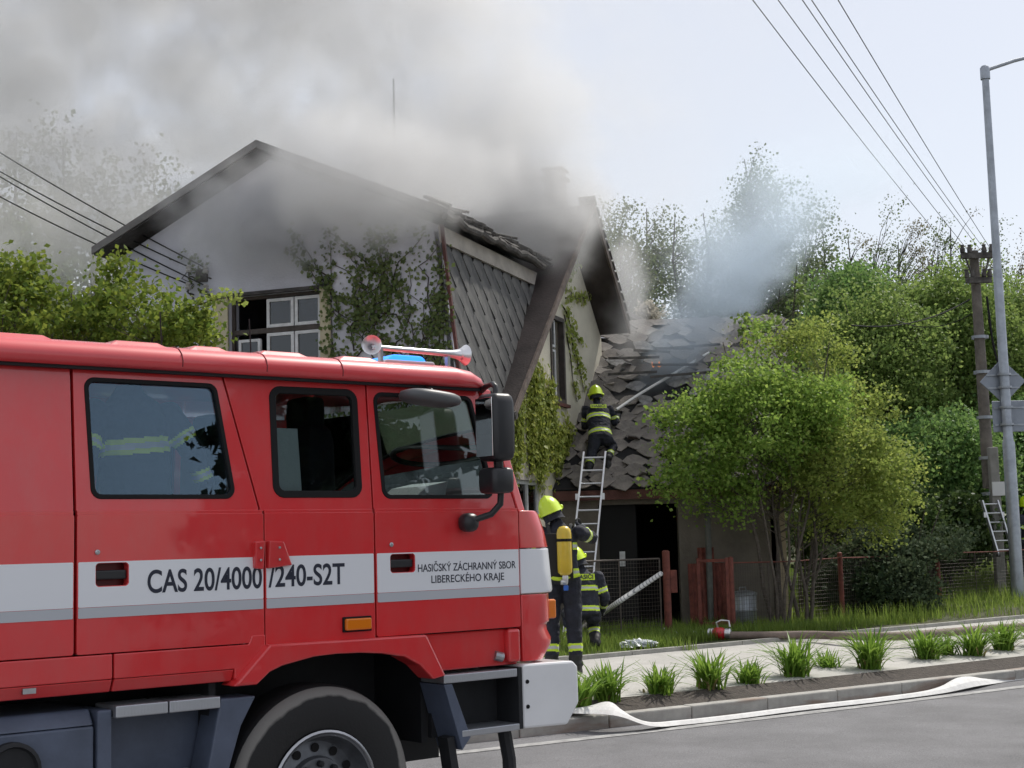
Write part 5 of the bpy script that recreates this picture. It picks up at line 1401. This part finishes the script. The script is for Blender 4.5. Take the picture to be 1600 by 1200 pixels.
for dz, l in ((-.12, .32), (-.62, .25)):
    b = MB(); b.bar((-l, -.14, uz + dz), (l, -.14, uz + dz), .09, .11); arm = b.build('crossarm', burnt, UP)
    for k in (-1, -.5, .5, 1):
        b = MB(); b.lathe([(.02, 0), (.05, .02), (.05, .10), (.03, .13), (.04, .17), (0, .18)], (l * .9 * k, -.14, uz + dz + .05), (0, 0, 1), 10); b.build('insulator', burnt, arm, smooth=50)
for s_ in (-1, 1):
    b = MB(); b.tube([(.24 * s_, -.14, uz - .14), (.10 * s_, -.14, uz - .6)], .02, 6); b.build('brace', burnt, UP)
b = MB(); b.tube(smooth_path([(.14, -.14, uz - .95), (.20, -.16, uz - 1.9), (.30, -.16, uz - 2.4), (.22, -.16, uz - 2.0), (.15, -.14, uz - 1.4)]), .022, 6); b.build('cable_loop', rubber, UP)
b = MB(); b.box((-.03, -.29, 2.05), (.26, -.26, 2.32)); b.build('number_plate', mat('plate_white', (.6, .61, .62), .6), UP)
def line(name, label, a, c, sag, r=.010):
    a = Vector(a); c = Vector(c); pts = [a.lerp(c, t) - a - Vector((0, 0, sag * 4 * t * (1 - t))) for t in np.linspace(0, 1, 25)]
    b = MB(); b.tube(pts, r, 6); o = b.build(name, rubber, None, fix=False); o.location = a; tag(o, label, 'cable')
def beyond(p, q, k): return q + (q - p) * k
for i, (x0, xe, ye) in enumerate(((1190, 1440, 325), (1229, 1476, 335), (1266, 1494, 330), (1280, 1500, 327), (1320, 1536, 360))):
    a = at(xe + (xe - x0) * .3, ye * 1.3, 75); c = at(x0, 0, 30); c2 = beyond(a, c, .35)
    line('power_line', '%s overhead power line in the upper right sky' % ['leftmost', 'second from left', 'middle', 'second from right', 'rightmost'][i], a, c2, .35, .012)
for i, (yl, k) in enumerate(((220, 1), (250, 0), (258, 3), (290, 2))):
    x, z = ins_pts[k]
    a = HS.matrix_basis @ Vector((x, FY - .14, z + .03)); c = at(-12, yl, 22.5); line('service_wire', '%s service wire running from the house wall to the left edge' % ['topmost', 'second', 'third', 'lowest'][i], a, beyond(a, c, .6), .12, .011)
line('service_cable', 'drooping cable from the utility pole towards the shed', ub + Vector((-.2, -.14, uz - 1.0)), at(1330, 508, 26.5), .2, .014)
line('service_cable', 'lower thin cable from the utility pole into the green trees', ub + Vector((-.2, -.14, uz - 1.3)), at(1400, 500, 31), .2, .010)

# ------------------------------------------------------------------ firefighters
navy = mat('turnout_navy', (.017, .019, .03), .85, var=.4, vscale=9, bump=1.0, bscale=16)
hiv = mat('hi_vis_yellow', (.58, .78, .04), .6)
silv = mat('reflective_silver', (.50, .52, .52), .45)
glove_m = mat('glove_black', (.018, .018, .018), .8)
boot_m = mat('boot_black', (.014, .014, .014), .6)
skin = mat('skin', (.45, .25, .18), .55)
helm = mat('helmet_lime', (.60, .80, .02), .3, coat=.4)
cyl_y = mat('cylinder_yellow', (.64, .45, .03), .35, coat=.3, var=.1, vscale=5)

def ellring(c, ax, ay, a, b_, n=20):
    return [c + ax * a * math.cos(t) + ay * b_ * math.sin(t) for t in np.linspace(0, 2 * math.pi, n, endpoint=False)]
def ball(b, c, r, n=12):
    c = Vector(c)
    if not isinstance(r, (tuple, list)): r = (r, r, r)
    rings = []
    for i in range(1, n):
        t = math.pi * i / n
        rings.append([c + Vector((r[0] * math.sin(t) * math.cos(a), r[1] * math.sin(t) * math.sin(a), -r[2] * math.cos(t))) for a in np.linspace(0, 2 * math.pi, 2 * n, endpoint=False)])
    b.loft(rings)
def limb(b, pts, rr):
    pts = [Vector(p) for p in pts]
    b.tube(pts, rr, 14)
    for p, r in zip(pts, rr): ball(b, p, r * .99, 8)
def person(label, base, J, fwd, headup=None, jacket=True, word=None, headless=False, voxel=.011, name='person'):
    """J: joints relative to base (world axes). One continuous body surface; gear is parented to it"""
    J = {k: Vector(v) for k, v in J.items()}; base = Vector(base)
    fwd = Vector(fwd).normalized()
    b = MB()
    rt = (J['shR'] - J['shL']).normalized(); sp = (J['neck'] - J['pel']).normalized(); bk = sp.cross(rt).normalized()
    if bk.dot(fwd) < 0: bk = -bk
    rt = bk.cross(sp).normalized() if bk.cross(sp).dot(rt) > 0 else -bk.cross(sp).normalized()
    hw = (J['shR'] - J['shL']).length / 2
    pel, neck = J['pel'], J['neck']
    Lt = (neck - pel).length
    prof = [(-.16, .13, .10), (-.10, .205, .15), (0.0, .205, .15), (.3, .19, .14), (.6, .205, .15), (.78, .205, .145), (.90, hw * .80, .12), (.97, .10, .085), (1.06, .062, .065)]
    b.loft([ellring(pel + sp * Lt * t, rt, bk, w, d) for t, w, d in prof])
    bones = []
    for s_ in 'LR':
        if 'el' + s_ in J:
            limb(b, [J['sh' + s_], J['el' + s_], J['wr' + s_]], [.082, .066, .05])
            bones += [(J['sh' + s_], J['el' + s_], 'ua'), (J['el' + s_], J['wr' + s_], 'fa')]
            if not headless:
                d = (J['wr' + s_] - J['el' + s_]).normalized(); n_ = d.orthogonal().normalized()
                if s_ + 'curl' in J: n_ = J[s_ + 'curl'].normalized(); n_ = (n_ - d * n_.dot(d)).normalized()
                sd = d.cross(n_); pc = J['wr' + s_] + d * .055
                b.loft([ellring(J['wr' + s_] + d * t, sd, n_, w, h_, 12) for t, w, h_ in ((0, .034, .026), (.03, .046, .024), (.09, .048, .022), (.105, .04, .016))])
                for k, (off, l) in enumerate(((-.036, .062), (-.012, .075), (.012, .07), (.036, .055))):
                    a = J['wr' + s_] + d * .092 + sd * off
                    limb(b, [a, a + d * l * .5 + n_ * .006, a + d * l * .75 + n_ * l * .45, a + d * l * .6 + n_ * l * .8], [.0135, .013, .0125, .011])
                a = J['wr' + s_] + d * .03 - sd * .036
                limb(b, [a, a - sd * .028 + d * .03 + n_ * .012, a - sd * .022 + d * .06 + n_ * .035], [.016, .0145, .0125])
                bones.append((J['wr' + s_] + d * .02, J['wr' + s_] + d * .17, 'hand'))
        if 'kn' + s_ in J:
            limb(b, [J['hip' + s_], J['kn' + s_], J['an' + s_]], [.115, .088, .072])
            bones += [(J['hip' + s_], J['kn' + s_], 'th'), (J['kn' + s_], J['an' + s_], 'shin')]
            an = J['an' + s_]; td = (J['toe' + s_] - an); td.normalize()
            dn = Vector((0, 0, -1)) if 'dn' not in J else J['dn']
            limb(b, [an - td * .03 + dn * .03, an + td * .08 + dn * .045, an + td * .19 + dn * .055], [.058, .055, .042])
            bones.append((an - td * .05 + dn * .04, an + td * .2 + dn * .05, 'boot'))
    bones.append((pel - sp * .1, neck, 'torso'))
    if not headless:
        hd_ = J['head']; hu = (hd_ - neck).normalized()
        b.tube([neck - hu * .03, hd_], [.062, .058], 12)
        hf = (fwd - hu * fwd.dot(hu)).normalized(); hr = hf.cross(hu)
        rings = []
        for i in range(1, 12):
            t = math.pi * i / 12; z = -math.cos(t); w = math.sin(t)
            rings.append([hd_ + hu * z * .125 + hr * math.cos(a) * w * .078 * (1 - .12 * (z < 0)) + hf * math.sin(a) * w * .098 for a in np.linspace(0, 6.2832, 20, endpoint=False)])
        b.loft(rings)
        limb(b, [hd_ + hf * .085 + hu * .01, hd_ + hf * .112 - hu * .025], [.010, .015])   # nose
        limb(b, [hd_ + hf * .083 - hu * .062 - hr * .018, hd_ + hf * .083 - hu * .062 + hr * .018], [.010, .010])  # lips
        for s_ in (-1, 1): limb(b, [hd_ + hr * .078 * s_ + hu * .015, hd_ + hr * .080 * s_ - hu * .025], [.014, .012])  # ears
        bones.append((hd_ - hu * .06, hd_ + hu * .08, 'head'))
    o = b.build(name, navy, None)
    rm = o.modifiers.new('remesh', 'REMESH'); rm.mode = 'VOXEL'; rm.voxel_size = voxel
    smo = o.modifiers.new('smooth', 'SMOOTH'); smo.factor = .5; smo.iterations = 3
    dg = bpy.context.evaluated_depsgraph_get(); me = bpy.data.meshes.new_from_object(o.evaluated_get(dg))
    o.modifiers.clear(); old = o.data; o.data = me; bpy.data.meshes.remove(old)
    nv = len(me.vertices); co = np.empty(nv * 3); nr_ = np.empty(nv * 3); me.vertices.foreach_get('co', co); me.vertices.foreach_get('normal', nr_)
    co = co.reshape(-1, 3); nr_ = nr_.reshape(-1, 3); of = (base.x, base.y)
    am = np.array([mnoise.noise((p[0] * 9 + of[0], p[1] * 9 + of[1], p[2] * 20)) * .011 + mnoise.noise((p[0] * 25, p[1] * 25, p[2] * 25 + of[0])) * .004 for p in co])   # folds in the heavy cloth
    me.vertices.foreach_set('co', (co + nr_ * am[:, None]).ravel())
    me.materials.clear()
    for m in (navy, hiv, silv, glove_m, boot_m, skin): me.materials.append(m)
    n = len(me.polygons); cen = np.empty(n * 3); me.polygons.foreach_get('center', cen); cen = cen.reshape(-1, 3)
    best = np.full(n, 1e9); reg = np.zeros(n, int); par = np.zeros(n); kinds = [x[2] for x in bones]
    radd = dict(ua=.075, fa=.058, th=.10, shin=.08, torso=.17, hand=.03, boot=.06, head=.09)
    for i, (a, c, k) in enumerate(bones):
        a = np.array(a); d = np.array(c) - a; l2 = d.dot(d); t = ((cen - a) @ d) / l2; tc_ = np.clip(t, 0, 1); q = a + tc_[:, None] * d
        dist = np.linalg.norm(cen - q, axis=1) - radd[k]
        w = dist < best; best[w] = dist[w]; reg[w] = i; par[w] = t[w]
    kk = np.array(kinds)[reg]; mi = np.zeros(n, int)
    def band(sel, c, w):
        d = np.abs(par - c); mi[sel & (d < w)] = 1; mi[sel & (d < w * .36)] = 2
    T_ = kk == 'torso'; band(T_, .20, .055); band(T_, .62, .055)
    band(kk == 'ua', .62, .11); band(kk == 'fa', .55, .12); band(kk == 'shin', .62, .095)
    mi[kk == 'hand'] = 3; mi[kk == 'boot'] = 4; mi[(kk == 'shin') & (par > .80)] = 4; mi[kk == 'head'] = 5
    me.polygons.foreach_set('material_index', mi.astype(np.int32)); me.shade_smooth(); me.update()
    o.location = base; tag(o, label, 'person')
    if headless: return o
    # helmet
    hb_ = MB(); c = hd_ + hu * .045; rings = []
    for t, w, dz in ((0, 1.10, -.055), (0, 1.06, -.03), (10, 1.03, 0), (25, 1, 0), (45, 1, 0), (62, 1, 0), (76, 1, 0), (86, 1, 0)):
        ct, st = math.cos(R(t)), math.sin(R(t))
        ring = []
        for a in np.linspace(0, 6.2832, 28, endpoint=False):
            back = max(0, -math.sin(a)); rr = ct * w
            rid = .012 * math.exp(-(math.cos(a) / .22) ** 2) * (1 if t > 5 else 0)
            ring.append(c + hr * math.cos(a) * rr * .118 + hf * math.sin(a) * rr * .145 + hu * (st * .148 + dz - (.05 * back if t == 0 else .02 * back if t < 15 else 0)) + (hu * rid if t > 30 else (hf * math.copysign(rid, math.sin(a)))))
        rings.append(ring)
    hb_.loft(rings); he = hb_.build('helmet', helm, o, smooth=40)
    vb = MB(); vb.loft([[c + hr * math.cos(a) * .123 + hf * math.sin(a) * .151 + hu * z for a in np.linspace(R(20), R(160), 12)] for z in (-.05, .02)], cap=False, closed=False); vb.build('visor', mat('visor_dark', (.05, .045, .04), .1, coat=.5), he, fix=False)
    for s_ in (-1, 1):
        lb_ = MB(); ball(lb_, c + hr * .125 * s_ + hu * -.03, (.022, .03, .03), 6); lb_.build('ear_shell', helm, he, smooth=60)
    nb = MB(); nb.loft([[c + hr * math.cos(a) * w + hf * (math.sin(a) * d) + hu * z for a in np.linspace(R(180), R(360), 13)] for z, w, d in ((-.04, .112, .135), (-.12, .105, .12), (-.17, .12, .13))], cap=False, closed=False); nb.build('neck_curtain', navy, he, smooth=60, fix=False)
    for s_ in (-1, 1):
        eb_ = MB(); ball(eb_, hd_ + hf * .088 + hr * .03 * s_ + hu * .005, .011, 6); eb_.build('eye', ink, o, smooth=60)
    if word:
        c_ = pel + sp * Lt * .80 - bk * .152
        pm = MB(); hwid, hh = .135, .04; pm.add([c_ - rt * hwid - sp * hh, c_ + rt * hwid - sp * hh, c_ + rt * hwid + sp * hh, c_ - rt * hwid + sp * hh], [(0, 1, 2, 3)]); pt = pm.build('back_patch', hiv, o, fix=False)
        tm = text_mesh(word, .1, ink, 'lettering', bold=.002); xs = [v.co.x for v in tm.vertices]; k = .23 / (max(xs) - min(xs)); mn = min(xs)
        for v in tm.vertices: v.co = c_ + rt * ((v.co.x - mn) * k - .115) + sp * (v.co.y * k * 1.0 - .025) - bk * (.004 + v.co.z)
        t_ = bpy.data.objects.new('lettering', tm); link(t_, pt)
    return o

def standing(scale, rot, over={}):
    J = dict(pel=(0, 0, .97), neck=(0, .02, 1.50), head=(0, .06, 1.66), shL=(-.20, .0, 1.42), shR=(.20, .0, 1.42), elL=(-.27, -.02, 1.14), elR=(.27, -.02, 1.14), wrL=(-.26, .10, .92), wrR=(.26, .10, .92),
             hipL=(-.10, 0, .92), hipR=(.10, 0, .92), knL=(-.11, .03, .50), knR=(.12, .02, .50), anL=(-.12, -.02, .09), anR=(.13, -.03, .09), toeL=(-.14, .2, .04), toeR=(.16, .18, .04))
    J.update(over); M = Matrix.Rotation(rot, 3, 'Z')
    return {k: (M @ Vector(v)) * scale for k, v in J.items()}
# beside the engine's bumper, air cylinder on the back
b2 = at(881, 1050, 15.8); rot2 = R(-4)
J = standing(1.03, rot2, dict(head=(-.085, .08, 1.635), neck=(-.03, .04, 1.51), elR=(.33, .16, 1.36), wrR=(.22, .36, 1.46), elL=(-.27, .08, 1.16), wrL=(-.2, .28, 1.10)))
p2 = person('standing firefighter with a yellow air cylinder on the back beside the white bumper', b2, J, Matrix.Rotation(rot2, 3, 'Z') @ Vector((-.15, 1, 0)))
M2 = Matrix.Rotation(rot2, 4, 'Z')
cy = bpy.data.objects.new('air_cylinder', None); link(cy, p2); cy.matrix_local = M2
b = MB(); b.lathe([(0.0, .0), (.045, .0), (.075, .03), (.078, .08), (.078, .43), (.07, .475), (.045, .505), (.0, .515)], (.055, -.255, 1.02), (0, 0, 1), 28, cap=False); b.build('bottle', cyl_y, cy, smooth=50)
b = MB(); b.lathe([(.081, 0), (.081, .03)], (.055, -.255, 1.37), (0, 0, 1), 28, cap=False); b.build('strap', rubber, cy)
b = MB(); b.lathe([(.03, 0), (.035, -.03), (.028, -.08), (.02, -.1), (0, -.1)], (.055, -.255, 1.02), (0, 0, 1), 12, cap=False); b.lathe([(.0, 0), (.03, 0), (.03, .05), (0, .05)], (.055, -.255, .95), (-1, -.2, 0), 12, cap=False); b.build('valve', alu, cy, smooth=40)
b = MB(); b.box((.035, -.30, .86), (.085, -.25, .915)); b.build('hand_wheel', mat('valve_blue', (.02, .12, .5), .4), cy, bevel=.01)
b = MB(); b.box((-.14, -.185, .96), (.14, -.165, 1.46)); b.build('back_plate', glove_m, cy, bevel=.02)
for s_ in (-1, 1):
    b = MB(); b.tube(smooth_path([(.10 * s_, -.17, 1.44), (.12 * s_, -.08, 1.54), (.13 * s_, .08, 1.50), (.14 * s_, .17, 1.3)]), .02, 6); b.build('harness_strap', glove_m, cy)
b = MB(); b.tube(smooth_path([(-.2, -.12, 1.02), (0, -.19, .98), (.2, -.12, 1.02)]), .022, 6); b.build('waist_belt', hiv, cy)
# crouching in the yard behind him
b3 = at(914, 1014, 19.0); rot3 = R(8)
Jc = dict(pel=(0, -.05, .47), neck=(0, .06, .98), head=(-.05, .12, 1.13), shL=(-.20, .03, .91), shR=(.20, .03, .91), elL=(-.28, .14, .68), elR=(.29, .02, .63), wrL=(-.2, .36, .62), wrR=(.28, .22, .48),
          hipL=(-.11, -.03, .42), hipR=(.11, -.03, .42), knL=(-.16, .34, .44), knR=(.16, .30, .40), anL=(-.14, .05, .09), anR=(.14, .0, .09), toeL=(-.16, .28, .04), toeR=(.16, .22, .04))
person('crouching firefighter at the foot of the ladder, HASIČI on the jacket', b3, {k: Matrix.Rotation(rot3, 3, 'Z') @ Vector(v) for k, v in Jc.items()}, (-.1, 1, 0), word='HASIČI')
# kneeling on the shed roof above the ladder
b1 = at(932, 728, 24.5)
def q(px, py, D): return at(px, py, D) - b1
J1 = dict(pel=q(938, 683, 24.55), neck=q(933, 634, 24.95), head=q(931, 618, 25.05), shL=q(916, 641, 24.95), shR=q(953, 641, 24.97), elL=q(914, 664, 25.05), wrL=q(916, 682, 25.25), elR=q(960, 660, 25.0), wrR=q(965, 650, 25.22),
          hipL=q(930, 687, 24.50), hipR=q(947, 687, 24.52), knL=q(925, 706, 24.42), anL=q(920, 732, 24.22), toeL=q(920, 735, 24.42), knR=q(957, 697, 24.62), anR=q(950, 716, 24.36), toeR=q(950, 728, 24.3))
person('firefighter kneeling on the slate roof at the ladder top, HASIČI on the jacket', b1, J1, (-.08, 1, .25), word='HASIČI')
# at the right edge beside the utility pole
b4 = at(1611, 868, 30.0); J4 = standing(1.05, R(20)); b4.z = ground_z(b4.x, b4.y)
person('firefighter half cut off by the right picture edge beside the street lamp', b4, J4, (.2, 1, 0))
# turnout jacket hanging inside the rear door window
tm_ = ENG.matrix_basis
def tl(x, y, z): return tm_ @ Vector((x, y, z))
jb = tl(-1.0, .24, 2.0)
JJ = dict(pel=tl(-.98, .27, 2.12) - jb, neck=tl(-1.04, .26, 2.78) - jb, shL=tl(-1.24, .24, 2.66) - jb, shR=tl(-.82, .24, 2.66) - jb, elL=tl(-1.33, .17, 2.40) - jb, wrL=tl(-1.34, .16, 2.14) - jb, elR=tl(-.71, .17, 2.46) - jb, wrR=tl(-.62, .16, 2.24) - jb)
jk = person('dark turnout jacket with yellow bands behind the rear door window of the engine', jb, JJ, tl(0, 1, 0) - tl(0, 0, 0), headless=True, voxel=.009, name='turnout_jacket')
jk['category'] = 'jacket'
# ------------------------------------------------------------------ smoke
class Fld:
    """tiny expression builder for geometry-node fields"""
    T = None
    def __init__(s, sock): s.s = sock
    @classmethod
    def op(c, o, a, b=None, d=None):
        n = c.T.nodes.new('ShaderNodeMath'); n.operation = o
        for i, x in enumerate((a, b, d)):
            if x is None: continue
            if isinstance(x, Fld): c.T.links.new(x.s, n.inputs[i])
            else: n.inputs[i].default_value = float(x)
        return Fld(n.outputs[0])
    def __add__(s, o): return Fld.op('ADD', s, o)
    def __radd__(s, o): return Fld.op('ADD', s, o)
    def __sub__(s, o): return Fld.op('SUBTRACT', s, o)
    def __rsub__(s, o): return Fld.op('SUBTRACT', o, s)
    def __mul__(s, o): return Fld.op('MULTIPLY', s, o)
    def __rmul__(s, o): return Fld.op('MULTIPLY', s, o)
    def __truediv__(s, o): return Fld.op('DIVIDE', s, o)
    def __pow__(s, o): return Fld.op('POWER', s, o)
def fmax(a, b): return Fld.op('MAXIMUM', a, b)
def fmin(a, b): return Fld.op('MINIMUM', a, b)
def fsqrt(a): return Fld.op('SQRT', a)
def ramp(x, a, b):
    """0 at a, 1 at b, smooth"""
    n = Fld.T.nodes.new('ShaderNodeMapRange'); n.interpolation_type = 'SMOOTHSTEP'
    Fld.T.links.new(x.s, n.inputs['Value']); n.inputs['From Min'].default_value = a; n.inputs['From Max'].default_value = b
    return Fld(n.outputs['Result'])
def noise(v, scale, detail, rough=.55):
    n = Fld.T.nodes.new('ShaderNodeTexNoise'); n.inputs['Scale'].default_value = scale; n.inputs['Detail'].default_value = detail; n.inputs['Roughness'].default_value = rough
    Fld.T.links.new(v, n.inputs['Vector']); return n
def smoke(name, label, lo, hi, vox, m, field, seed):
    me = bpy.data.meshes.new(name); o = bpy.data.objects.new(name, me)
    b = MB(); b.box(lo, hi); o.data = b.mesh(name, m); link(o); tag(o, label, 'smoke', kind='stuff')
    t = bpy.data.node_groups.new(name, 'GeometryNodeTree'); Fld.T = t
    t.interface.new_socket('Geometry', in_out='INPUT', socket_type='NodeSocketGeometry'); t.interface.new_socket('Geometry', in_out='OUTPUT', socket_type='NodeSocketGeometry')
    go = t.nodes.new('NodeGroupOutput')
    pos = t.nodes.new('GeometryNodeInputPosition')
    # warped position for billowing shapes
    off = t.nodes.new('ShaderNodeVectorMath'); off.operation = 'ADD'; off.inputs[1].default_value = (seed * 3.1, seed * 1.7, -seed * 2.3); t.links.new(pos.outputs[0], off.inputs[0])
    n1 = noise(off.outputs[0], .45, 2)
    sb_ = t.nodes.new('ShaderNodeVectorMath'); sb_.operation = 'SUBTRACT'; sb_.inputs[1].default_value = (.5, .5, .5); t.links.new(n1.outputs['Color'], sb_.inputs[0])
    sc_ = t.nodes.new('ShaderNodeVectorMath'); sc_.operation = 'SCALE'; sc_.inputs['Scale'].default_value = 1.6; t.links.new(sb_.outputs[0], sc_.inputs[0])
    wp = t.nodes.new('ShaderNodeVectorMath'); wp.operation = 'ADD'; t.links.new(off.outputs[0], wp.inputs[0]); t.links.new(sc_.outputs[0], wp.inputs[1])
    sx = t.nodes.new('ShaderNodeSeparateXYZ'); t.links.new(pos.outputs[0], sx.inputs[0])
    x, y, z = (Fld(sx.outputs[i]) for i in range(3))
    dens = field(x, y, z, lambda s_, d=4: Fld(noise(wp.outputs[0], s_, d).outputs['Fac']))
    # fade to nothing at the faces of the domain
    for c, l, h_ in ((x, lo[0], hi[0]), (y, lo[1], hi[1]), (z, lo[2], hi[2])):
        dens = dens * ramp(c, l, l + .35) * ramp(c, h_, h_ - .35)
    vc = t.nodes.new('GeometryNodeVolumeCube')
    t.links.new(dens.s, vc.inputs['Density']); vc.inputs['Min'].default_value = lo; vc.inputs['Max'].default_value = hi
    for k, a in enumerate(('Resolution X', 'Resolution Y', 'Resolution Z')): vc.inputs[a].default_value = max(8, int((hi[k] - lo[k]) / vox))
    sm_ = t.nodes.new('GeometryNodeSetMaterial'); sm_.inputs['Material'].default_value = m
    t.links.new(vc.outputs[0], sm_.inputs[0]); t.links.new(sm_.outputs[0], go.inputs[0])
    md = o.modifiers.new('smoke', 'NODES'); md.node_group = t
    return o
def smokemat(name, col, dens, absorb=(0, 0, 0), aniso=.2):
    m = bpy.data.materials.new(name); m.use_nodes = True; N = m.node_tree; N.nodes.remove(N.nodes['Principled BSDF']); out_ = N.nodes['Material Output']
    pv = N.nodes.new('ShaderNodeVolumePrincipled'); pv.inputs['Color'].default_value = (*col, 1); pv.inputs['Density'].default_value = dens; pv.inputs['Absorption Color'].default_value = (*absorb, 1); pv.inputs['Anisotropy'].default_value = aniso
    pv.inputs['Density Attribute'].default_value = 'density'
    N.links.new(pv.outputs[0], out_.inputs['Volume']); return m
def sphere(x, y, z, c, r):
    a = (x - c[0]) * (1 / r[0]); b_ = (y - c[1]) * (1 / r[1]); d = (z - c[2]) * (1 / r[2])
    return 1.0 - fsqrt(a * a + b_ * b_ + d * d)
smk = smokemat('smoke_grey', (.91, .912, .915), 1.0, aniso=.25)
smk_b = smokemat('smoke_blue', (.80, .90, 1.0), 1.0, aniso=.35)
def main_field(x, y, z, nz):
    h_ = z - 6.0
    # rising column, bending to the left
    cx = .15 - h_ * .12 - h_ * h_ * .07; cy = 24.2 + h_ * .15
    r_ = 1.15 + h_ * .46
    d = fsqrt((x - cx) * (x - cx) + (y - cy) * (y - cy)) / r_
    col = 1.0 - d
    n = nz(.75, 6); n2 = nz(2.4, 5)
    big = nz(.22, 2)
    core = ramp(col + (n - .5) * 2.2 + (n2 - .5) * 1.7 + (big - .5) * 1.2, -.05, .5) * ramp(z, 5.7, 6.6) * (.30 + ramp(z, 10.5, 6.8) * 1.25)
    # smoke crawling over the roof and drifting left
    roof_z = 6.0 + ramp(x, 1.0, -3.5) * 1.2
    lay = ramp(z - roof_z, -.3, .5)
    left = ramp(x, 1.2, -1.5)
    veil = ramp((n - .42) + (n2 - .5) * .6 + (big - .5) * .7, 0.0, .26) * lay * left * ramp(y, 19.5, 22.5)
    thin = ramp(x, 7.5, -1.0) * ramp(z, 6.2, 7.6) * ramp(n + (big - .5) * .8, .38, .7)
    return core * .62 + veil * .33 * (1.0 + ramp(x, -3.0, -8.0) * .8) + thin * .08
smoke('smoke_plume', 'thick grey smoke plume rising from the house roof and drifting left', (-14.5, 19.2, 5.5), (7.0, 32.0, 15.0), .12, smk, main_field, 1)
def facade_field(x, y, z, nz):
    n = nz(.9, 5)
    a = sphere(x, y, z, (-3.1, 20.2, 6.35), (2.3, 1.0, .95)); c = sphere(x, y, z, (-1.8, 18.9, 6.6), (2.1, .85, 1.0))
    return ramp(fmax(a, c) + (n - .5) * 1.6 + (nz(2.6, 4) - .5) * .8, .0, .6) * 1.7
smoke('smoke_wisp', 'grey smoke curling down under the front gable eaves', (-6.4, 17.6, 4.4), (.9, 21.6, 8.2), .10, smk, facade_field, 2)
def shed_field(x, y, z, nz):
    n = nz(.9, 5); n2 = nz(2.2, 3); h_ = z - 4.3
    cx = 2.45 + h_ * .75; cy = 26.0 + h_ * .2; r_ = .38 + h_ * .42
    d = fsqrt((x - cx) * (x - cx) + (y - cy) * (y - cy)) / fmax(r_, .1)
    return ramp(1.0 - d + (n - .5) * 1.8 + (n2 - .5) * .9, .0, .7) * ramp(z, 4.0, 4.6) * ramp(z, 9.6, 5.6) * 1.2
smoke('smoke_wisp', 'pale blue smoke drifting up from the hole in the slate roof', (1.0, 24.2, 3.9), (8.6, 30.0, 9.8), .10, smk_b, shed_field, 3)
def dormer_field(x, y, z, nz):
    n = nz(1.0, 5)
    a = sphere(x, y, z, (2.1, 26.4, 6.3), (.6, 1.0, 1.5)) - .12; c = sphere(x, y, z, (.5, 24.3, 7.1), (1.2, 1.5, 1.3))
    return ramp(fmax(a, c) + (n - .5) * 1.5 + (nz(2.6, 4) - .5) * .8, .0, .6) * 1.0
smoke('smoke_wisp', 'white smoke seeping from the peak and right verge of the side gable', (-1.0, 22.2, 4.3), (3.2, 28.0, 8.8), .10, smk, dormer_field, 4)
